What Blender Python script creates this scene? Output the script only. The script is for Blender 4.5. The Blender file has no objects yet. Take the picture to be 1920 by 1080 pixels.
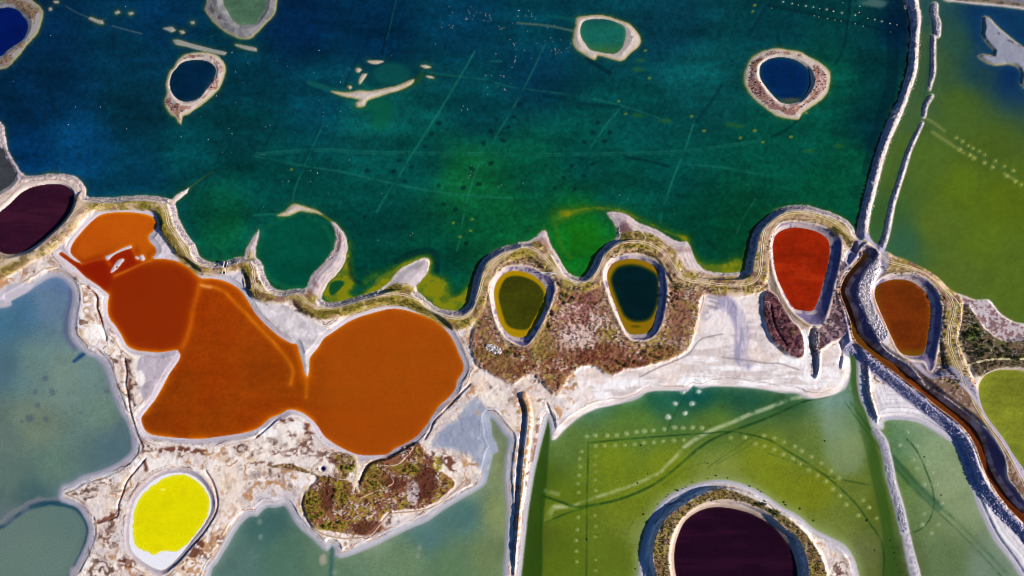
import bpy, math, random
import numpy as np

# ------------------------------------------------------------------ camera, sky, sun, exposure
TILT = math.radians(9.0)
LENS = 28.0
FPX = 1920.0 * LENS / 36.0
DIST = 0.30 * FPX
SUN_EL = math.radians(25.0)
SUN_AZ = math.radians(-12.0)
KLIT = np.array([1.02, 1.0, 0.93])      # radiance of a flat white sunlit surface (measured), per channel

sc = bpy.context.scene
cam_d = bpy.data.cameras.new('camera')
cam = bpy.data.objects.new('camera', cam_d)
sc.collection.objects.link(cam)
cam_d.lens = LENS
cam_d.sensor_width = 36.0
cam_d.clip_end = 20000.0
cam.location = (0.0, -DIST * math.sin(TILT), DIST * math.cos(TILT))
cam.rotation_euler = (TILT, 0.0, 0.0)
sc.camera = cam

wd = bpy.data.worlds.new('World')
sc.world = wd
wd.use_nodes = True
wn = wd.node_tree
for n in list(wn.nodes):
    wn.nodes.remove(n)
sky = wn.nodes.new('ShaderNodeTexSky')
sky.sky_type = 'NISHITA'
sky.sun_disc = False
sky.sun_elevation = SUN_EL
sky.sun_rotation = math.atan2(math.cos(SUN_AZ), math.sin(SUN_AZ))
sky.altitude = 400.0
sky.air_density = 1.0
sky.dust_density = 0.0
sky.ozone_density = 10.0
bg = wn.nodes.new('ShaderNodeBackground')
bg.inputs['Strength'].default_value = 0.05
wo = wn.nodes.new('ShaderNodeOutputWorld')
wn.links.new(sky.outputs[0], bg.inputs['Color'])
wn.links.new(bg.outputs[0], wo.inputs['Surface'])

sun_d = bpy.data.lights.new('sun', 'SUN')
sun_d.energy = 5.0
sun_d.angle = math.radians(0.5)
sun_d.color = (1.0, 0.89, 0.74)
sun = bpy.data.objects.new('sun', sun_d)
sc.collection.objects.link(sun)
sun.rotation_euler = (0.0, math.pi / 2 - SUN_EL, SUN_AZ)

sc.view_settings.view_transform = 'Standard'
sc.view_settings.look = 'None'
sc.view_settings.gamma = 1.0
sc.view_settings.use_curve_mapping = False
sc.view_settings.exposure = 0.75
sc.render.engine = 'CYCLES'
sc.cycles.transparent_max_bounces = 8
sc.cycles.max_bounces = 5
sc.cycles.filter_width = 1.0

rng = np.random.default_rng(7)
random.seed(7)

# ------------------------------------------------------------------ plan raster (survey units), ground mapping
S = 1.75
U0, U1, V0, V1 = -140.0, 2060.0, -95.0, 1175.0
NU = int((U1 - U0) / S) + 1
NV = int((V1 - V0) / S) + 1
us = U0 + S * np.arange(NU)
vs = V0 + S * np.arange(NV)
UU, VV = np.meshgrid(us, vs)
CT, ST = math.cos(TILT), math.sin(TILT)


def world_xy(u, v):
    u = np.asarray(u, float)
    v = np.asarray(v, float)
    dx = (u - 960.0) / FPX
    dy = -(v - 540.0) / FPX
    wy = dy * CT + ST
    wz = dy * ST - CT
    t = -DIST * CT / wz
    return t * dx, -DIST * ST + t * wy


TILES = dict(A=(0, 0, 3), B=(480, 0, 3), C=(960, 0, 3), D=(1440, 0, 3), E=(0, 300, 3), F=(480, 300, 3), G=(960, 360, 3),
             H=(1440, 360, 3), I=(0, 600, 4), J=(0, 720, 3), K=(480, 720, 3), L=(960, 720, 3), M=(1440, 720, 3), P=(0, 0, 1))


def Q(t, *p):
    x0, y0, s = TILES[t]
    return [(x0 + p[i] / s, y0 + p[i + 1] / s) for i in range(0, len(p), 2)]


def spline(pts, closed=False, step=5.0):
    p = np.array(pts, float)
    n = len(p)
    if n < 3:
        closed = False
    out = []
    m = n if closed else n - 1
    for i in range(m):
        p1, p2 = p[i], p[(i + 1) % n]
        p0 = p[(i - 1) % n] if (closed or i > 0) else 2 * p1 - p2
        p3 = p[(i + 2) % n] if (closed or i + 2 < n) else 2 * p2 - p1
        k = max(1, int(np.hypot(p2[0] - p1[0], p2[1] - p1[1]) / step))
        t = np.linspace(0, 1, k, endpoint=False)[:, None]
        c = 0.5 * (2 * p1 + (p2 - p0) * t + (2 * p0 - 5 * p1 + 4 * p2 - p3) * t ** 2 + (3 * p1 - p0 - 3 * p2 + p3) * t ** 3)
        out.append(c)
    if not closed:
        out.append(p[-1:])
    return np.vstack(out)


def dist_line(pl, R=40.0, closed=False):
    d2 = np.full((NV, NU), R * R, np.float32)
    n = len(pl)
    for i in range(n if closed else n - 1):
        a, b = pl[i], pl[(i + 1) % n]
        c0 = max(0, int((min(a[0], b[0]) - R - U0) / S))
        c1 = min(NU, int((max(a[0], b[0]) + R - U0) / S) + 2)
        r0 = max(0, int((min(a[1], b[1]) - R - V0) / S))
        r1 = min(NV, int((max(a[1], b[1]) + R - V0) / S) + 2)
        if c1 <= c0 or r1 <= r0:
            continue
        x = us[None, c0:c1] - a[0]
        y = vs[r0:r1, None] - a[1]
        ex, ey = b[0] - a[0], b[1] - a[1]
        L2 = ex * ex + ey * ey + 1e-9
        t = np.clip((x * ex + y * ey) / L2, 0, 1)
        q = (x - t * ex) ** 2 + (y - t * ey) ** 2
        np.minimum(d2[r0:r1, c0:c1], q, out=d2[r0:r1, c0:c1])
    return np.sqrt(d2)


def inside(pl):
    diff = np.zeros((NV, NU + 1), np.int32)
    n = len(pl)
    for i in range(n):
        a, b = pl[i], pl[(i + 1) % n]
        if a[1] == b[1]:
            continue
        lo, hi = (a, b) if a[1] < b[1] else (b, a)
        r0 = max(0, int(math.ceil((lo[1] - V0) / S)))
        r1 = min(NV - 1, int(math.ceil((hi[1] - V0) / S)) - 1)
        if r1 < r0:
            continue
        r = np.arange(r0, r1 + 1)
        x = lo[0] + (vs[r] - lo[1]) / (hi[1] - lo[1]) * (hi[0] - lo[0])
        c = np.clip(np.ceil((x - U0) / S).astype(int), 0, NU)
        np.add.at(diff, (r, c), 1)
    return (np.cumsum(diff, axis=1)[:, :NU] % 2) == 1


def sdf(pts, R=70.0, sp=True):
    pl = spline(pts, True) if sp else np.array(pts, float)
    d = dist_line(pl, R, True)
    return np.where(inside(pl), d, -d)


def band(pts, widths, R=40.0):
    """signed distance (positive inside) of a strip with varying half width"""
    p = np.array(pts, float)
    w = np.broadcast_to(np.array(widths, float), (len(p),))
    q = spline(np.column_stack([p, w]), False) if len(p) > 2 else np.linspace(np.r_[p[0], w[0]], np.r_[p[1], w[1]], 8)
    out = np.full((NV, NU), -R, np.float32)
    for i in range(len(q) - 1):
        a, b = q[i], q[i + 1]
        c0 = max(0, int((min(a[0], b[0]) - R - U0) / S)); c1 = min(NU, int((max(a[0], b[0]) + R - U0) / S) + 2)
        r0 = max(0, int((min(a[1], b[1]) - R - V0) / S)); r1 = min(NV, int((max(a[1], b[1]) + R - V0) / S) + 2)
        if c1 <= c0 or r1 <= r0:
            continue
        x = us[None, c0:c1] - a[0]; y = vs[r0:r1, None] - a[1]
        ex, ey = b[0] - a[0], b[1] - a[1]
        t = np.clip((x * ex + y * ey) / (ex * ex + ey * ey + 1e-9), 0, 1)
        d = np.sqrt((x - t * ex) ** 2 + (y - t * ey) ** 2)
        v = (a[2] + (b[2] - a[2]) * t) - d
        np.maximum(out[r0:r1, c0:c1], v, out=out[r0:r1, c0:c1])
    return out


def sm(a, b, x):
    t = np.clip((x - a) / (b - a), 0, 1)
    return t * t * (3 - 2 * t)


_seed = [100]


def fbm(scale, octaves=4, sy=None, gain=0.55):
    sy = sy or scale
    tot = np.zeros((NV, NU), np.float32)
    amp, norm = 1.0, 0.0
    sx = scale
    for o in range(octaves):
        _seed[0] += 1
        g = np.random.default_rng(_seed[0])
        w = int((U1 - U0) / sx) + 3
        h = int((V1 - V0) / sy) + 3
        L = g.random((h, w)).astype(np.float32)
        fx = (us - U0) / sx; fy = (vs - V0) / sy
        ix = fx.astype(int); iy = fy.astype(int)
        tx = fx - ix; ty = fy - iy
        tx = (tx * tx * (3 - 2 * tx)).astype(np.float32); ty = (ty * ty * (3 - 2 * ty)).astype(np.float32)
        row = L[:, ix] * (1 - tx) + L[:, ix + 1] * tx
        tot += amp * (row[iy] * (1 - ty)[:, None] + row[iy + 1] * ty[:, None])
        norm += amp
        amp *= gain
        sx /= 2.03; sy /= 2.03
        if sx < S * 0.9:
            break
    return tot / norm          # about 0..1, mean .5


def lin(c):
    c = np.asarray(c, float) / 255.0
    return np.where(c <= 0.04045, c / 12.92, ((c + 0.055) / 1.055) ** 2.4)


def mixc(C, col, m):
    C += (np.asarray(col, np.float32) - C) * m[..., None]


def lmask(pts, w, soft=1.6, closed=False):
    pl = spline(pts, closed)
    d = dist_line(pl, w + soft + 3, closed)
    return 1 - sm(w - soft, w + soft, d)


N60 = fbm(90, 5); N30 = fbm(34, 5); N14 = fbm(16, 4); N7 = fbm(8, 3); N4 = fbm(4.2, 2); N7b = fbm(9, 3); N14b = fbm(18, 4); N30b = fbm(40, 5)
WOB = (N14 - .5) * 3.2 + (N4 - .5) * 2.6          # shore wobble, survey units
WOBS = (N14b - .5) * 2.0 + (N4 - .5) * 1.2

# ------------------------------------------------------------------ traced outlines
lake_shore = (Q('P', -220, -160, -220, 190, -60, 200) + Q('A', 0, 690, 25, 760, 50, 860, 90, 930, 140, 990)
  + Q('E', 200, 90, 300, 82, 400, 88, 450, 115, 478, 160, 490, 205, 540, 213, 650, 213, 770, 203, 850, 205, 930, 215, 965, 225, 1000, 195, 1040, 172, 1062, 158, 1050, 180, 1010, 215, 982, 240,
      992, 280, 1005, 340, 1050, 420, 1095, 480, 1120, 540, 1160, 570, 1210, 580, 1270, 570, 1330, 553, 1378, 545, 1388, 500, 1415, 455, 1440, 415)
  + Q('F', 15, 395, 12, 430, -5, 500, 0, 550, 35, 590, 50, 650, 75, 700, 110, 730, 160, 735, 220, 725, 280, 722, 300, 680, 330, 630, 380, 580, 420, 530, 440, 490, 452, 430, 448, 390, 425, 350,
      460, 372, 495, 420, 512, 470, 505, 540, 490, 590, 455, 640, 410, 680, 385, 730, 365, 780, 400, 805, 450, 803, 520, 783, 600, 763, 680, 738, 720, 712, 760, 680, 790, 640, 830, 605, 900, 570, 950, 552, 975, 570, 965, 630, 940, 665,
      905, 705, 905, 740, 935, 765, 970, 800, 1030, 835, 1100, 850, 1160, 845, 1200, 800, 1215, 730, 1235, 650, 1260, 590, 1300, 540, 1350, 510, 1400, 490)
  + Q('G', 0, 300, 40, 285, 90, 280, 140, 250, 185, 218, 205, 270, 230, 320, 260, 370, 290, 420, 320, 460, 360, 480, 400, 480, 430, 450, 460, 400, 480, 355, 510, 320, 550, 285, 590, 260, 595, 220,
      575, 170, 540, 118, 620, 120, 680, 150, 720, 180, 780, 200, 830, 225, 880, 255, 940, 280, 980, 280, 1000, 310, 1020, 360, 1040, 400, 1080, 435, 1130, 455, 1200, 458, 1280, 452, 1310, 440, 1320, 400,
      1335, 330, 1345, 270, 1370, 210, 1400, 175)
  + Q('H', 0, 140, 40, 105, 100, 85, 170, 78, 240, 85, 310, 105, 380, 130, 430, 155, 470, 195, 488, 232, 500, 245, 505, 210, 515, 150, 530, 80)
  + Q('D', 550, 1080, 575, 980, 610, 860, 660, 720, 700, 630, 740, 550, 770, 460, 790, 380, 800, 280, 805, 180, 800, 100, 785, 40, 770, 0) + Q('P', 1690, -160))
east_basin = (Q('P', 1722, -160) + Q('D', 845, 0, 855, 60, 858, 110, 850, 180, 845, 280, 840, 370, 830, 430, 800, 510, 780, 570, 745, 660, 700, 760, 660, 870, 635, 960, 605, 1080)
  + Q('H', 585, 80, 570, 150, 562, 220, 580, 270, 610, 298, 640, 290, 650, 330, 680, 345, 700, 360, 760, 378, 830, 412, 900, 445, 960, 490, 1010, 540, 1060, 570, 1110, 588, 1170, 608, 1240, 608, 1270, 640, 1310, 690, 1370, 725, 1440, 745)
  + Q('P', 2120, 640, 2120, -160))
west_basin = (Q('P', -200, 590) + Q('E', 0, 830, 60, 790, 150, 740, 220, 690, 290, 655, 340, 660, 380, 690, 410, 740, 410, 800, 395, 870, 390, 940, 400, 1000, 440, 1050, 490, 1090)
  + Q('I', 720, 280, 780, 350, 810, 430, 840, 530, 870, 600, 910, 700, 950, 760, 975, 830) + Q('J', 740, 290, 742, 370, 700, 420, 620, 470, 540, 500, 460, 520, 400, 560, 345, 580, 330, 640, 370, 665, 430, 690, 470, 740, 500, 810, 490, 880, 460, 950, 420, 1030, 390, 1080)
  + Q('P', 120, 1210, -200, 1210))
south_basin = (Q('P', 385, 1210) + Q('J', 1180, 1080, 1220, 1000, 1280, 900, 1340, 800, 1400, 742, 1440, 742) + Q('K', 30, 712, 60, 690, 110, 690, 160, 680, 185, 710, 210, 760, 260, 820, 320, 870, 370, 920, 400, 935, 422, 908, 442, 920, 445, 960, 470, 975,
      560, 950, 700, 890, 860, 810, 960, 770, 1060, 700, 1160, 640, 1230, 600, 1285, 560, 1310, 470, 1332, 390, 1358, 378, 1345, 330, 1325, 290, 1318, 230, 1310, 185, 1345, 205, 1390, 270, 1422, 312, 1405, 420, 1400, 540, 1412, 700, 1405, 900, 1392, 1080)
  + Q('P', 935, 1210))
green_basin = (Q('P', 965, 1210) + Q('L', 48, 1080, 68, 900, 90, 700, 120, 520, 150, 380, 185, 250, 200, 190, 215, 230, 225, 312, 242, 310, 290, 260, 350, 205, 420, 160, 500, 130, 600, 110, 700, 80, 760, 45, 830, 35, 930, 35, 985, 40, 1003, 20, 1020, 5,
      1060, 20, 1110, 12, 1200, 10, 1330, 17, 1440, 32) + Q('M', 80, 47, 160, 50, 210, 75, 270, 78, 340, 65, 400, 42, 440, 10) + Q('H', 462, 1000, 455, 900, 480, 890, 500, 950, 505, 1060)
  + Q('M', 520, 80, 560, 170, 590, 245, 645, 250, 655, 205, 750, 198, 850, 215, 950, 272, 1040, 335, 1080, 400, 1110, 480, 1140, 560, 1180, 680, 1220, 770, 1270, 870, 1330, 950, 1400, 1050) + Q('P', 1935, 1130, 1940, 1210))

P_purple = Q('E', -60, 350, 0, 290, 50, 250, 100, 200, 150, 165, 230, 140, 300, 133, 360, 140, 400, 165, 418, 200, 415, 240, 390, 300, 350, 350, 300, 400, 230, 460, 150, 510, 80, 530, 30, 530, -20, 505, -70, 450)
P_orange = (Q('E', 328, 528, 345, 514, 370, 530, 410, 560, 455, 580, 430, 558, 400, 530, 395, 500, 420, 450, 470, 390, 520, 340, 560, 310, 620, 295, 720, 292, 800, 300, 850, 315, 880, 340, 885, 375, 860, 405, 835, 430, 845, 460, 875, 490, 880, 520, 860, 548, 870, 556,
      930, 556, 1000, 570, 1060, 603, 1100, 640, 1135, 664, 1190, 665, 1250, 675, 1310, 700, 1360, 740, 1400, 800)
  + Q('F', 0, 865, 60, 930, 130, 990, 200, 1030) + Q('P', 556, 644, 562, 662, 568, 682, 572, 700, 576, 706, 579, 690, 580, 672, 585, 664, 597, 650, 607, 634, 622, 624, 642, 610, 668, 596, 700, 586, 730, 579, 755, 580, 790, 590, 820, 605, 845, 630, 862, 665, 870, 685, 867, 700, 857, 715)
  + Q('K', 1125, 20, 1100, 60, 1060, 100, 1030, 125, 980, 200, 960, 230, 910, 290, 850, 330, 780, 365, 740, 395, 680, 402, 600, 402, 560, 395, 500, 370, 430, 330, 380, 290, 340, 230, 300, 190, 240, 155, 185, 145, 140, 170, 80, 195, 40, 230)
  + Q('J', 1440, 255, 1380, 275, 1250, 295, 1110, 310, 950, 300, 850, 285, 815, 260, 795, 215, 792, 190, 830, 140, 870, 90) + Q('I', 1200, 530, 1270, 400, 1340, 300, 1348, 255, 1330, 228, 1200, 245, 1120, 240, 1020, 230, 950, 190, 900, 100, 860, 40)
  + Q('E', 620, 900, 605, 860, 605, 800, 610, 760, 590, 740, 540, 700, 480, 660, 430, 610, 380, 570))
P_green = Q('P', 965, 507, 985, 510, 1005, 520, 1020, 535, 1025, 550, 1022, 575, 1010, 600, 995, 625, 985, 632, 965, 632, 948, 622, 935, 600, 928, 570, 926, 545, 933, 525, 948, 511)
R_green = Q('P', 965, 500, 990, 502, 1012, 512, 1031, 520, 1040, 537, 1036, 560, 1023, 590, 1010, 617, 987, 648, 962, 642, 944, 628, 930, 602, 922, 570, 920, 545, 927, 522, 945, 505)
P_dark = Q('G', 620, 380, 680, 375, 740, 385, 790, 410, 820, 440, 827, 500, 827, 580, 820, 640, 805, 710, 790, 770, 760, 795, 700, 803, 660, 800, 640, 780, 610, 720, 580, 640, 550, 560, 535, 490, 540, 440, 570, 400)
R_dark = Q('G', 640, 357, 720, 360, 790, 385, 835, 420, 860, 470, 868, 560, 860, 650, 838, 740, 800, 805, 740, 835, 660, 822, 618, 760, 570, 660, 535, 560, 516, 490, 522, 430, 562, 380)
P_red = Q('H', 60, 225, 130, 200, 200, 203, 270, 220, 320, 250, 345, 285, 348, 350, 335, 430, 310, 520, 290, 590, 265, 650, 240, 672, 150, 660, 130, 640, 90, 570, 50, 480, 30, 380, 28, 280)
R_red = Q('H', 50, 195, 110, 175, 200, 180, 290, 200, 370, 235, 402, 275, 402, 350, 388, 430, 365, 520, 345, 610, 325, 680, 300, 748, 272, 752, 225, 745, 150, 690, 110, 640, 70, 570, 35, 480, 15, 380, 12, 280)
P_brown = Q('H', 620, 520, 680, 495, 740, 490, 800, 500, 850, 530, 890, 570, 912, 620, 918, 680, 910, 760, 895, 850, 875, 910, 850, 922, 780, 920, 740, 900, 700, 830, 660, 740, 620, 650, 600, 590, 603, 545)
R_brown = Q('H', 620, 498, 680, 470, 740, 466, 810, 470, 880, 500, 935, 560, 963, 630, 966, 700, 955, 800, 935, 900, 920, 985, 895, 1010, 865, 955, 780, 940, 725, 910, 680, 830, 640, 740, 600, 650, 582, 590, 586, 540)
P_yellow = Q('J', 900, 520, 960, 500, 1020, 498, 1080, 510, 1130, 545, 1170, 600, 1190, 660, 1185, 720, 1150, 790, 1080, 880, 1010, 970, 960, 1020, 915, 1048, 850, 1030, 790, 990, 740, 940, 725, 870, 730, 780, 745, 690, 780, 620, 840, 560)
Y_inner = Q('J', 930, 530, 1000, 512, 1060, 520, 1120, 560, 1160, 610, 1180, 670, 1165, 740, 1115, 820, 1055, 900, 985, 940, 935, 935, 905, 940, 860, 958, 800, 930, 765, 910, 748, 820, 757, 720, 790, 640, 850, 580)
P_lime = Q('P', 1836, 720, 1848, 703, 1870, 694, 1895, 693, 1925, 698, 1990, 730, 1990, 880, 1930, 890, 1916, 875, 1898, 850, 1885, 828, 1868, 805, 1853, 785, 1842, 765, 1835, 740)
P_maroon = Q('L', 922, 1080, 910, 1000, 915, 920, 930, 860, 960, 790, 1000, 745, 1060, 710, 1130, 692, 1210, 695, 1290, 710, 1360, 735, 1440, 780) + Q('M', 60, 830, 120, 910, 150, 980, 167, 1080) + Q('P', 1494, 1120, 1450, 1160, 1380, 1172, 1310, 1160, 1275, 1120)
R_maroon_in = Q('L', 895, 1080, 880, 1000, 885, 900, 905, 830, 950, 760, 1010, 705, 1090, 665, 1180, 652, 1260, 660, 1340, 685, 1440, 735) + Q('M', 70, 800, 140, 850, 185, 920, 208, 1000, 213, 1080) + Q('P', 1510, 1130, 1455, 1180, 1380, 1195, 1300, 1180, 1264, 1130)
R_maroon_out = Q('L', 805, 1080, 785, 1000, 785, 930, 805, 840, 860, 750, 930, 690, 1000, 645, 1080, 605, 1150, 585, 1230, 592, 1320, 625, 1440, 690) + Q('M', 100, 745, 190, 820, 250, 900, 300, 985, 320, 1080) + Q('P', 1552, 1150, 1500, 1225, 1380, 1260, 1270, 1225, 1232, 1150)
I_maroon = Q('L', 712, 1080, 722, 960, 752, 830, 800, 720, 870, 640, 960, 590, 1060, 557, 1170, 542, 1270, 557, 1360, 592, 1440, 638) + Q('M', 70, 690, 130, 720, 190, 760, 260, 820, 340, 860, 430, 910, 485, 990, 510, 1080) + Q('P', 1640, 1180, 1600, 1300, 1200, 1300, 1190, 1180)
CH_line = Q('H', 545, 350, 530, 385, 490, 430, 450, 480, 425, 530, 420, 570, 440, 620, 462, 680, 480, 740, 497, 810, 525, 845, 575, 885, 640, 940, 720, 1000, 800, 1060) + Q('M', 880, 42, 960, 110, 1040, 170, 1110, 230, 1160, 290, 1190, 360, 1215, 440, 1250, 520, 1300, 600, 1360, 680, 1440, 760) + Q('P', 1980, 1040)
CH_w = [.82 * a for a in [5, 5, 5.5, 6, 6, 6, 6.5, 7, 7, 8, 8, 8, 8, 8, 8, 8, 8, 8, 9, 10, 9, 8, 8, 8, 8, 8, 8]]
R_channel = (Q('H', 530, 300, 575, 315, 603, 345, 586, 392, 542, 440, 514, 485, 494, 540, 498, 600, 520, 660, 548, 720, 584, 790, 632, 876, 700, 930, 785, 985) + Q('M', 880, 10, 980, 75, 1100, 165, 1200, 250, 1270, 340, 1310, 430, 1320, 520, 1370, 590, 1440, 680) + Q('P', 1985, 1005, 1975, 1062)
  + Q('M', 1440, 790, 1350, 705, 1285, 620, 1230, 530, 1190, 450, 1160, 370, 1120, 290, 1070, 235, 1000, 180, 920, 120, 840, 45) + Q('H', 780, 1080, 700, 1018, 620, 955, 550, 900, 500, 862, 470, 810, 455, 740, 436, 680, 415, 620, 396, 570, 402, 525, 430, 470, 470, 420, 510, 375, 522, 330))
P_grey = Q('A', -90, 830, 20, 838, 30, 880, 60, 920, 85, 960, 90, 1000, 70, 1030, 30, 1060, -60, 1085)
P_navy = Q('A', -120, 40, 0, 45, 50, 40, 100, 55, 130, 90, 155, 120, 158, 160, 140, 210, 110, 240, 50, 280, 0, 320, -120, 340)
I_navy = Q('A', -200, -20, 0, 5, 60, -10, 140, -20, 200, 20, 237, 60, 232, 120, 205, 190, 155, 245, 105, 310, 50, 367, 0, 388, -200, 430)
I_heart = Q('A', 975, 385, 1000, 340, 1040, 310, 1110, 297, 1180, 300, 1230, 320, 1265, 370, 1260, 430, 1235, 490, 1190, 540, 1130, 590, 1060, 640, 1027, 655, 1017, 697, 1002, 682, 990, 655, 960, 640, 935, 600, 930, 560, 940, 510, 932, 480, 945, 430, 960, 395)
P_heart = Q('A', 990, 383, 1022, 350, 1080, 337, 1140, 337, 1190, 355, 1215, 385, 1210, 430, 1180, 470, 1150, 510, 1120, 550, 1080, 568, 1030, 572, 992, 555, 964, 520, 952, 480, 962, 420)
I_top = Q('P', 392, -60, 388, 5, 384, 18, 398, 38, 420, 57, 447, 71, 468, 72, 482, 60, 497, 44, 511, 30, 518, 8, 515, -60)
P_top = Q('P', 420, -50, 418, 2, 426, 20, 436, 38, 449, 47, 465, 47, 480, 44, 491, 30, 500, 10, 502, -50)
I_hoop = Q('C', 365, 105, 420, 92, 480, 87, 540, 95, 600, 115, 660, 140, 700, 180, 722, 225, 710, 260, 670, 295, 630, 335, 610, 342, 560, 330, 500, 312, 480, 310, 462, 335, 420, 310, 370, 280, 345, 240, 350, 190, 362, 140)
P_hoop = Q('C', 385, 150, 410, 115, 470, 107, 540, 110, 600, 130, 635, 155, 640, 200, 625, 260, 590, 300, 540, 303, 480, 292, 440, 280, 410, 245, 385, 200)
I_egg = Q('C', 1440, 280, 1390, 300, 1340, 340, 1315, 400, 1310, 460, 1330, 510, 1370, 560, 1425, 605) + Q('D', 40, 645, 110, 665, 172, 668, 185, 640, 240, 600, 300, 560, 335, 510, 348, 450, 345, 410, 310, 370, 250, 330, 180, 295, 100, 280, 40, 273)
P_egg = Q('D', 20, 325, 80, 320, 140, 330, 190, 355, 228, 390, 240, 440, 235, 490, 200, 550, 160, 580, 100, 585, 60, 570, 20, 530, -20, 480, -48, 430, -45, 370, -20, 345)
I_crescent = Q('B', 425, 515, 480, 520, 540, 518, 580, 510, 640, 515, 720, 500, 800, 480, 860, 455, 887, 448, 870, 475, 810, 505, 740, 525, 660, 550, 620, 570, 610, 595, 570, 600, 562, 582, 585, 562, 540, 550, 490, 540)
I_arc = Q('F', 120, 312, 165, 290, 190, 262, 220, 250, 280, 265, 340, 285, 372, 306, 345, 300, 300, 292, 250, 288, 205, 302, 185, 312)
I_pale = Q('D', 1210, 100, 1240, 97, 1290, 150, 1350, 200, 1440, 270, 1560, 350, 1560, 560, 1440, 490, 1420, 460, 1430, 420, 1400, 372, 1340, 360, 1270, 366, 1210, 340, 1183, 315, 1210, 306, 1270, 315, 1275, 288, 1240, 250, 1208, 200, 1213, 150)
I_bank = Q('D', 960, -120, 985, -8, 1060, 8, 1160, 20, 1300, 32, 1440, 50, 1700, 90, 1900, -120)
islets = [Q('B', 630, 345, 680, 342, 715, 346, 690, 356, 660, 358), Q('B', 563, 390, 578, 384, 592, 392, 580, 406, 567, 404), Q('B', 600, 418, 622, 416, 605, 445, 583, 472, 580, 455, 588, 432),
          Q('B', 520, 488, 532, 484, 537, 492, 528, 500), Q('B', 928, 370, 955, 368, 980, 378, 950, 381), Q('B', 960, 428, 985, 430, 998, 438, 972, 436),
          Q('A', 978, 228, 1000, 226, 1100, 255, 1200, 280, 1272, 297, 1262, 307, 1150, 285, 1060, 262, 990, 246), Q('A', 922, 160, 968, 155, 984, 170, 965, 178, 940, 168),
          Q('A', 1325, 252, 1390, 262, 1440, 273, 1442, 285, 1380, 274), Q('A', 548, 114, 575, 118, 580, 132, 560, 130, 500, 104, 510, 98), Q('A', 1012, 176, 1030, 174, 1038, 184, 1022, 188),
          Q('A', 648, 70, 665, 62, 672, 70, 655, 77), Q('A', 725, 74, 742, 70, 748, 76, 732, 82), Q('A', 275, 48, 286, 44, 291, 54, 279, 58), Q('A', 302, 8, 325, 8, 328, 14, 310, 15), Q('A', 1074, 124, 1088, 122, 1092, 130, 1080, 132)]
islet_labels = ['thin beige sand bar lying above the submerged ring near the crescent', 'small beige sand blot left of the submerged ring', 'short slanting sand bar between the crescent and the sand blot',
                'tiny sand dot just above the left end of the crescent', 'short beige sand dash right of the submerged ring', 'faint narrow sand dash just below the other dash right of the ring',
                'long straight grey sand bar above the heart shaped ring island', 'short arrow shaped sand bar above the long straight bar', 'thin sand bar right of the long straight bar, below the cut off ring',
                'pointed end of the thin broken line of sand at upper left', 'small sand blob right of the arrow shaped bar', 'left one of two small slanting sand blobs near the top edge', 'right one of two small slanting sand blobs near the top edge',
                'small grey sand blob beside the navy pond island', 'thin sand blob at the top edge beside the navy pond island', 'small round sand blob left of the cut off ring']

dike2 = [(Q('D', 938, 32, 935, 60, 938, 90, 952, 130, 952, 195), [6, 7, 6, 6.5, 5.5]), (Q('D', 932, 205, 930, 300, 930, 400, 915, 470, 910, 503), [4, 4, 4, 3, 1.5]),
         (Q('D', 922, 540, 890, 590, 878, 655), [3, 3.6, 3]), (Q('D', 868, 692, 830, 770, 790, 860, 760, 960, 722, 1080) + Q('H', 700, 70, 682, 160, 666, 240, 640, 315), [2.5, 3.5, 4, 4.5, 4.5, 5, 5, 5, 6])]
pale_dike = (Q('M', 605, 262, 650, 330, 675, 430, 700, 560, 740, 700, 770, 830), [6, 7, 7.5, 8, 8, 8])
pale_dike2 = (Q('M', 780, 860, 800, 960, 830, 1080) + Q('P', 1722, 1130), [7, 8, 9, 9])

Z_lake = sdf(lake_shore) + WOB
Zs = {}
bodies = []     # (key, signed distance)


def add_body(key, s):
    bodies.append(key)
    Zs[key] = s


isl = {}
for k, pts in (('navy', I_navy), ('heart', I_heart), ('top', I_top), ('hoop', I_hoop), ('egg', I_egg), ('crescent', I_crescent), ('arc', I_arc)):
    isl[k] = sdf(pts, 40) + WOBS
islet_s = [sdf(p, 25) + WOBS * .35 for p in islets]
lk = Z_lake.copy()
for s in list(isl.values()) + islet_s:
    lk = np.minimum(lk, -s)
isl['pale'] = sdf(I_pale, 40) + WOBS
isl['bank'] = sdf(I_bank, 40) + WOBS * .5
d2s = [band(p, w) + WOBS * .5 for p, w in dike2]
eb = sdf(east_basin) + WOB * .6
for s in [isl['pale'], isl['bank']] + d2s:
    eb = np.minimum(eb, -s)
pd1 = band(*pale_dike) + WOBS * .4
pd2 = band(*pale_dike2) + WOBS * .4
isl['maroon'] = sdf(I_maroon) + WOBS * .5
gb = sdf(green_basin) + WOBS * .8
for s in (pd1, pd2, isl['maroon']):
    gb = np.minimum(gb, -s)
add_body('lake', lk)
add_body('east', eb)
add_body('west', sdf(west_basin) + WOBS * .8)
add_body('south', sdf(south_basin) + WOBS * .8)
add_body('greenb', gb)
org = sdf(P_orange) + WOBS * .45
bars = [(Q('E', 606, 550, 640, 528, 690, 503, 733, 489), [4, 1.6, 1.6, 2.2]), (Q('E', 628, 628, 652, 602, 672, 575, 690, 563), [1.6, 4, 4, 2.5]), (Q('E', 767, 548, 775, 552), [2, 2]), (Q('E', 798, 546, 803, 556), [4, 3.5])]
bar_s = [band(p, w, 20) + WOBS * .4 for p, w in bars]
for s in bar_s:
    org = np.minimum(org, -s)
pit = sdf(Q('E', 648, 602, 655, 595, 664, 599, 662, 607, 652, 609), 20)
add_body('orange', np.maximum(org, pit))
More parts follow.
